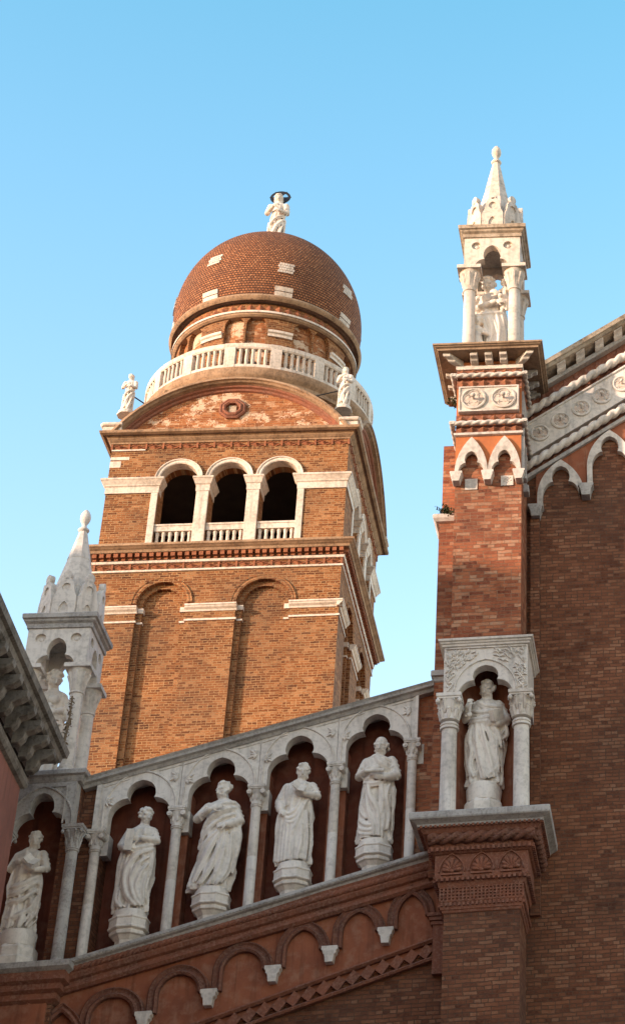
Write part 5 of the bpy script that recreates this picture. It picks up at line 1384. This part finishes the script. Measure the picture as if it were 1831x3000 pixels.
# --- saint 4: bald with a beard, both hands before the waist, weight on one leg
s4 = dict(seed=12, rings=rings(-.01, 1.0, .02), head_at=(.02, .932, -.012), head=dict(yaw=-.1, hair='bald', beard='full', pitch=.08),
  limbs=[([(-.12, .0, .775), (-.185, -.02, .625), (-.075, -.125, .655)], [.058, .054, .034]), ([(.135, .0, .775), (.19, -.02, .62), (.10, -.13, .565)], [.066, .07, .036])],
  hands=[((-.06, -.13, .66), (1, -.15, .1), (0, -1, .3), dict(curl=.6, thumb=-1)), ((.085, -.135, .565), (-1, -.2, .05), (0, -.8, -.6), dict(curl=.7, thumb=1))],
  folds=[([(-.02, .82), (.04, .75), (.14, .70)], .018, .02), ([(-.01, .79), (.05, .715), (.15, .65)], .018, .02), ([(.02, .80), (.10, .76), (.15, .73)], .016, .018), ([(-.07, .53), (-.04, .4), (.03, .25), (.05, .03)], .022, .026), ([(-.08, .46), (-.06, .3), (.0, .12), (.01, .03)], .016, .02),
         ([(.12, .52), (.10, .4), (.12, .24), (.115, .1)], .02, .024), ([(.06, .5), (.07, .35), (.06, .22)], .018, .02), ([(-.12, .4), (-.12, .28), (-.07, .2)], .014, .016), ([(-.135, .3), (-.12, .19), (-.05, .13), (.03, .14)], .018, .018), ([(-.14, .22), (-.12, .12), (-.05, .08), (.03, .10)], .018, .018), ([(-.14, .14), (-.11, .06), (-.03, .04)], .018, .016),
         ([(.08, .3), (.085, .18), (.08, .08)], .014, .016), ([(.15, .5), (.155, .36), (.14, .2)], .02, .02), ([(-.11, .55), (-.02, .52), (.08, .54)], .018, .018), ([(-.1, .56), (.0, .6), (.1, .6)], .02, .02)],
  lumps=[((.015, -.12, .60), (.07, .03, .022))])
# --- big saint in the buttress niche: curls, full beard, keys at the breast, book on the hip
s5 = dict(seed=21, slim=1.06, rings=[(z, cx+.012*math.sin(z*3), cy, rx*1.08, ry*1.06) for z, cx, cy, rx, ry in DEF_RINGS], head_at=(.02, .93, -.015), head_h=.178, head=dict(yaw=-.3, hair='curly', beard='full', pitch=.04),
  limbs=[([(-.12, .0, .775), (-.20, -.02, .645), (-.165, -.10, .735)], [.056, .052, .034]), ([(.135, .0, .78), (.21, .0, .62), (.13, -.12, .545)], [.064, .074, .042])],
  hands=[((-.16, -.105, .735), (.35, -.15, .9), (-.2, -1, .2), dict(curl=1.1, thumb=-1)), ((.12, -.125, .545), (-.9, -.3, .0), (0, -.8, -.5), dict(curl=.9, thumb=1))],
  folds=[([(-.06, .80), (.0, .74), (.08, .72), (.15, .74)], .02, .022), ([(-.11, .70), (-.02, .665), (.08, .675), (.16, .70)], .022, .024), ([(-.13, .625), (-.03, .60), (.08, .62), (.18, .67)], .024, .03), ([(-.135, .59), (-.05, .575), (.04, .585), (.15, .635)], .02, .024), ([(.02, .81), (.05, .75), (.1, .72)], .014, .016),
         ([(-.06, .56), (-.05, .36), (-.01, .16), (.02, .03)], .022, .024), ([(-.02, .56), (.02, .38), (.07, .18), (.10, .05)], .018, .02), ([(.02, .55), (.08, .40), (.12, .24), (.13, .1)], .018, .02), ([(.06, .55), (.13, .45), (.15, .34)], .018, .02), ([(-.10, .55), (-.12, .42), (-.10, .30), (-.12, .18), (-.08, .06)], .022, .02), ([(-.13, .52), (-.15, .38), (-.14, .22), (-.11, .08)], .018, .02),
         ([(-.085, .44), (-.06, .38), (-.1, .33)], .018, .014), ([(-.09, .32), (-.065, .27), (-.11, .22)], .018, .014), ([(-.02, .3), (.02, .14), (.06, .04)], .014, .018), ([(.13, .2), (.09, .1), (.02, .06)], .014, .016), ([(.21, .62), (.205, .5), (.16, .42)], .028, .022)])
# --- saint in the half-hidden corner niche: bearded, open book held in front
s0 = dict(seed=31, rings=rings(-.015, 1.0), head_at=(.03, .932, -.01), head=dict(yaw=.1, hair='short', beard='full'),
  limbs=[([(-.12, .0, .775), (-.18, -.02, .64), (-.06, -.12, .68)], [.058, .054, .034]), ([(.135, .0, .775), (.20, -.02, .62), (.12, -.12, .58)], [.06, .06, .036])],
  hands=[((-.05, -.125, .685), (.9, -.1, .3), (0, -1, .1), dict(curl=.6, thumb=-1)), ((.105, -.13, .575), (-.9, -.3, .2), (0, -.5, -1), dict(curl=.6, thumb=1))],
  folds=[([(.14, .56), (.0, .44), (-.12, .42)], .022, .022), ([(.14, .5), (.0, .38), (-.13, .36)], .018, .02), ([(.14, .42), (.02, .3), (-.11, .28)], .018, .02), ([(.13, .36), (.08, .2), (-.04, .12), (-.12, .14)], .018, .02), ([(.15, .56), (.17, .4), (.14, .2), (.08, .04)], .026, .022), ([(-.12, .3), (-.13, .15), (-.14, .03)], .018, .022), ([(-.05, .24), (-.06, .12), (-.07, .03)], .018, .02), ([(.05, .2), (.03, .1), (.02, .03)], .018, .02), ([(-.02, .8), (.0, .72), (.04, .68)], .014, .014), ([(.08, .8), (.08, .72), (.1, .66)], .014, .014)])
fo = 'marble'
def niche_statue(i, head_px, foot_px, spec, label, yaw, props=(), t=.10):
    u0, z1 = CH.at(*head_px, t); u1, z0 = CH.at(*foot_px, t)
    um_ = (cu[i]+cu[i+1])/2
    ub = u1
    zs_ = sill(u1)-.02
    return statue(CH, u1, t, z0, z1-z0, spec, label, yaw, ('console', .275, z0-zs_), .0105, RS, props=props)
bk = lambda *a: book_mesh(*a)
niche_statue(0, (419, 2373), (383, 2678), s1, 'beardless young marble saint looking to the right, lowest of the raking row', 0., [('book', bk(.05, .15, .03), (-.045, -.155, .635), (.1, .05, .25), fo)])
niche_statue(1, (653, 2296), (622, 2612), s2, 'bearded marble saint with a hand on his breast and a wide diagonal mantle', .05)
niche_statue(2, (878, 2243), (860, 2539), s3, 'marble saint holding an open book at his breast, long straight robe folds', 0., [('book', bk(.09, .085, .018, True), (.045, -.165, .70), (-.55, .5, .35), fo)])
niche_statue(3, (1112, 2167), (1097, 2471), s4, 'bald bearded marble saint with both hands at his waist, highest of the raking row', 0., [('scroll', MB().tube([(-.14, 0, .0), (.14, 0, .02)], [.03, .03], 12), (.0, -.165, .605), (0, .1, 0), fo)])
tS = -.36
u0, z1 = CH.at(1428, 2004, tS); u1, z0 = CH.at(1417, 2308, tS)
zpd = zl
statue(CH, u1, tS, z0, z1-z0, s5, 'marble saint with curly hair and full beard in the single niche of the tall buttress', 0., ('octagon', .30, z0-zl), .0105, None,
       props=[('keys', MB().tube([(0, 0, -.12), (0, 0, .10)], .018, 8).box(-.05, .0, -.012, .012, .05, .10).ball((0, 0, -.14), (.04, .015, .04)), (-.125, -.17, .70), (.1, .1, 0), fo),
              ('book', bk(.11, .085, .035), (.135, -.135, .615), (.25, -.5, .9), fo)])
u1, z0 = CH.at(56, 2738, .02); u0, z1 = CH.at(92, 2443, .02)
statue(CH, u1, .02, z0, z1-z0, s0, 'shaded marble saint with an open book in the half hidden niche at the left edge', 0., ('octagon', .30, z0-zlb), .011, None,
       props=[('book', bk(.09, .10, .02, True), (.10, -.19, .64), (-.7, .55, .3), fo)])

# --- statue in the left tabernacle: young woman, one arm across the body holding drapery
sw = dict(seed=41, rings=[(z, cx+.03*math.sin(z*2.6), cy, rx*(.92 if z < .5 else .84 if z < .68 else .86), ry*.92) for z, cx, cy, rx, ry in DEF_RINGS], head_at=(.02, .93, -.01), head=dict(yaw=.65, hair='woman', pitch=.12),
  limbs=[([(-.10, .0, .775), (-.175, -.01, .625), (-.03, -.115, .635)], [.046, .042, .03]), ([(.125, .0, .775), (.185, .0, .66), (.13, -.09, .60)], [.048, .046, .032])],
  hands=[((-.02, -.12, .64), (1, -.1, .1), (0, -1, .2), dict(curl=.7, thumb=-1)), ((.115, -.10, .60), (-.8, -.5, .0), (0, -1, .2), dict(curl=.8, thumb=1))],
  folds=[([(-.12, .52), (.0, .49), (.13, .50)], .018, .018), ([(-.08, .48), (-.06, .3), (-.08, .03)], .018, .022), ([(-.02, .47), (.0, .3), (-.01, .03)], .016, .02), ([(.05, .47), (.07, .28), (.06, .03)], .016, .022), ([(.10, .46), (.12, .28), (.11, .03)], .016, .02), ([(-.12, .45), (-.13, .25), (-.14, .03)], .018, .022), ([(-.12, .40), (.0, .385), (.12, .39)], .012, .012), ([(.03, .62), (.08, .585), (.15, .56)], .018, .018), ([(-.05, .56), (.04, .55), (.13, .56)], .012, .012)],
  lumps=[((-.055, -.075, .715), (.05, .04, .045)), ((.06, -.075, .715), (.05, .04, .045)), ((.17, -.02, .62), (.06, .05, .07))])
u1, z1 = LP.at(160, 1972, .30); 
statue(LP, u1-.02, .30, zct+.19, z1-zct-.19, sw, 'grey stone maiden statue under the canopy of the shaded pinnacle', 0., ('octagon', .2, .001) if False else None, .011)
# --- group in the right tabernacle: woman with a child on her arm and another at her knee
def kid(x, y, z, s_, yaw):
    def f(mb):
        o = len(mb.v)
        mb.tube([(0, 0, 0), (0, .0, .25), (0, 0, .42)], [.085, .10, .085], 14, rnd=True); mb.ball((0, 0, .52), (.12, .085, .10), 12, 8)
        for sx in (-1, 1):
            mb.tube([(sx*.05, -.01, .26), (sx*.07, -.05, .12), (sx*.06, 0, -.1)], [.07, .058, .045], 10, rnd=True)
            mb.tube([(sx*.12, 0, .54), (sx*.16, -.05, .42), (sx*.08, -.13, .40)], [.045, .04, .032], 10, rnd=True)
        head(mb, (0, -.01, .72), .24, 0, 0, 'curly')
        rz = Matrix.Rotation(yaw, 3, 'Z')
        for k in range(o, len(mb.v)): mb.v[k] = tuple(rz @ Vector(mb.v[k])*s_+Vector((x, y, z)))
    return f
sg = dict(seed=47, rings=[(z, cx+.02*math.sin(z*2.6), cy, rx*.95, ry*.95) for z, cx, cy, rx, ry in DEF_RINGS], head_at=(-.02, .93, -.012), head=dict(yaw=-.25, hair='woman', pitch=.15),
  limbs=[([(-.12, .0, .775), (-.20, -.02, .62), (.06, -.13, .645)], [.058, .052, .032]), ([(.12, .0, .775), (.19, -.03, .66), (.12, -.14, .70)], [.05, .05, .032])],
  hands=[((.075, -.135, .645), (1, .0, .05), (0, -1, .2), dict(curl=.7, thumb=-1)), ((.11, -.145, .71), (-.7, -.3, .4), (0, -1, .1), dict(curl=.7, thumb=1))],
  folds=[([(-.13, .56), (.0, .53), (.13, .56)], .02, .02), ([(-.02, .52), (.03, .36), (.0, .16)], .018, .02), ([(.06, .54), (.09, .36), (.06, .05)], .018, .022), ([(.11, .54), (.135, .3), (.12, .03)], .018, .022), ([(.0, .54), (.06, .4), (.10, .2)], .014, .018), ([(-.18, .70), (-.19, .58), (-.15, .52)], .03, .03), ([(-.05, .80), (-.02, .72), (.03, .68)], .014, .014)],
  extra=[kid(.135, -.09, .62, .36, -.3), kid(-.10, -.11, .07, .52, .2)])
u1, z1 = CH.at(1437, 822, -.27)
statue(CH, u1, -.27, zsl, z1-zsl-.0, sg, 'pale stone mother with two children under the canopy of the sunlit pinnacle', 0., None, .011)

# --- the three figures on the bell tower
def gen(seed, yaw, arm): 
    return dict(seed=seed, slim=.72, head_h=.14, rings=rings(.01, .98), head_at=(.0, .93, -.01), head=dict(yaw=yaw, hair='long', beard='short'),
      limbs=[([(-.12, .0, .775), (-.16, -.02, .63), (-.05, -.115, .66+arm)], [.056, .05, .034]), ([(.135, .0, .775), (.16, -.02, .62), (.06, -.12, .60)], [.058, .052, .034])],
      hands=[((-.05, -.125, .665+arm), (.9, -.1, .3), (0, -1, .1), dict(curl=.6, thumb=-1)), ((.07, -.135, .60), (-.9, -.2, .1), (0, -1, .2), dict(curl=.7, thumb=1))],
      folds=[([(.13, .57), (.0, .5), (-.1, .38)], .022, .022), ([(.12, .5), (.02, .36), (-.06, .16)], .02, .022), ([(.1, .42), (.06, .2), (.02, .03)], .02, .022), ([(-.12, .45), (-.12, .2), (-.1, .03)], .022, .022), ([(.14, .5), (.14, .25), (.12, .04)], .02, .022), ([(-.04, .3), (-.04, .1)], .018, .018)])
def tower_statue(head_px, foot_px, t, spec, label, props=(), px_u=None, stay=None):
    u0, z1 = TW.at(*head_px, t); u1, z0 = TW.at(*foot_px, t)
    r = statue(TW, u1, t, z0-.02, z1-z0+.02, spec, label, 0., ('octagon', .27, .16), .010, None, 'stone', props=props)
    if stay: MB().tube([(0, .05, .9), stay], .022, 6).build('stay_rod', M['black'], r, (0, 0, 0))
    return r
tower_statue((388, 1098), (372, 1206), .15, gen(51, -.5, .0), 'white robed statue on the left front corner of the bell tower', stay=(.75, .7, .62))
tower_statue((1018, 1078), (1006, 1192), .15, gen(55, .4, .06), 'white robed statue on the right front corner of the bell tower', stay=(-1.3, .3, .75))
td = tc-.0
u1, z0 = TW.at(810, 662, td); u0, z1 = TW.at(818, 572, td)
zd_top = zdc+RDM*ZS-.02
k = 1.
sH = z1-zd_top
hal = MB().lathe(0, 0, [(.27, -.012), (.36, -.01), (.36, .01), (.27, .012), (.27, -.012)], 32, cap=False)
for a in range(3):
    th = PI/2+2*PI*a/3
    d = Vector((math.cos(th), math.sin(th), 0)); e = Vector((-d.y, d.x, 0))
    hal.add([tuple(d*.05+e*.03+Vector((0, 0, s*.012))) for s in (-1, 1)]+[tuple(d*.05-e*.03+Vector((0, 0, s*.012))) for s in (-1, 1)]+[tuple(d*.32+e*.22+Vector((0, 0, s*.012))) for s in (-1, 1)]+[tuple(d*.32-e*.22+Vector((0, 0, s*.012))) for s in (-1, 1)], [(0,2,6,4),(1,5,7,3),(0,4,5,1),(2,3,7,6),(4,6,7,5),(0,1,3,2)])
st = statue(TW, u1, td, zd_top+.1, z1-zd_top-.1, gen(59, .1, .03), 'white statue with a black spoked halo on top of the brick dome', 0., ('octagon', .34, .14), .009, None, 'stone')
h = hal.build('halo', M['black'], st, (0, 0, 0)); h.location = (.02, .12, (z1-zd_top)+.03); h.rotation_euler = (R(80), 0, 0)

# ================================================================== weeds and wires
def weed(fr, u, t, z, n, L, label, seed, dry=False, droop=0.):
    rn = random.Random(seed); mb = MB()
    for i in range(n):
        a = rn.uniform(0, 2*PI); e = rn.uniform(.1, 1.2); l = L*rn.uniform(.5, 1)
        d = Vector((math.cos(a)*math.cos(e), math.sin(a)*math.cos(e)-.3, math.sin(e)-droop)).normalized()
        p = Vector((rn.uniform(-.05, .05), rn.uniform(-.03, .03), rn.uniform(-.05, .05)))
        tip = p+d*l+Vector((0, 0, -l*.25))
        mid = p+d*l*.55
        mb.tube([p, mid, tip], [.006, .005, .003], 5)
        for k in range(5):
            c = p.lerp(tip, rn.uniform(.3, 1))+Vector((rn.uniform(-.03, .03), rn.uniform(-.03, .03), rn.uniform(-.03, .03)))
            a1 = Vector((rn.uniform(-1, 1), rn.uniform(-1, 1), rn.uniform(-1, 1))).normalized()*.035; b1 = a1.orthogonal().normalized()*.014
            mb.add([c-a1, c+b1, c+a1, c-b1], [(0, 1, 2, 3)])
    o = bpy.data.objects.new('weed', None); bpy.data.objects.remove(o)
    w_ = mb.build('weed', M['dry' if dry else 'leaf'])
    w_.location = fr.w(u, t, z)
    return tag(w_, label, 'plant')
a = CH.at(1265, 1195, -.1); weed(CH, ub0+.27, -.16, a[1]-.02, 26, .30, 'small dark weed sprouting beside the rope mouldings of the tall buttress', 3)
a = CH.at(1308, 1500, -.1); weed(CH, a[0], -.16, zsh+.12, 34, .22, 'green weed tuft growing on the stone cap of the buttress shoulder', 5)
mb = MB(); rn = random.Random(9)
P = [LP.at(x, y, -.28) for x, y in ((212, 2040), (206, 2090), (200, 2130), (190, 2170), (172, 2205), (160, 2235))]
for s_ in range(5):
    mb.tube([(x+rn.uniform(-.02, .02), -.28+rn.uniform(-.02, .02), z+rn.uniform(-.02, .02)) for x, z in P], .009, 5)
for i in range(170):
    k = rn.uniform(0, len(P)-1.01); j = int(k); x, z = lerp(P[j], P[j+1], k-j); sp_ = .03+.03*k/5
    c = Vector((x+rn.uniform(-sp_, sp_), -.28+rn.uniform(-sp_, sp_), z+rn.uniform(-sp_, sp_)))
    a1 = Vector((rn.uniform(-1, 1), rn.uniform(-1, 1), rn.uniform(-1, 1))).normalized()*.035; b1 = a1.orthogonal().normalized()*.015
    mb.add([c-a1, c+b1, c+a1, c-b1], [(0, 1, 2, 3)])
vn = mb.build('dry_vine', M['dry'], None, (P[-1][0], -.28, P[-1][1])); vn.location = LP.w(P[-1][0], -.28, P[-1][1]); vn.rotation_euler = (0, 0, LP.yaw)
tag(vn, 'dry brown vine climbing the column of the shaded pinnacle', 'plant')
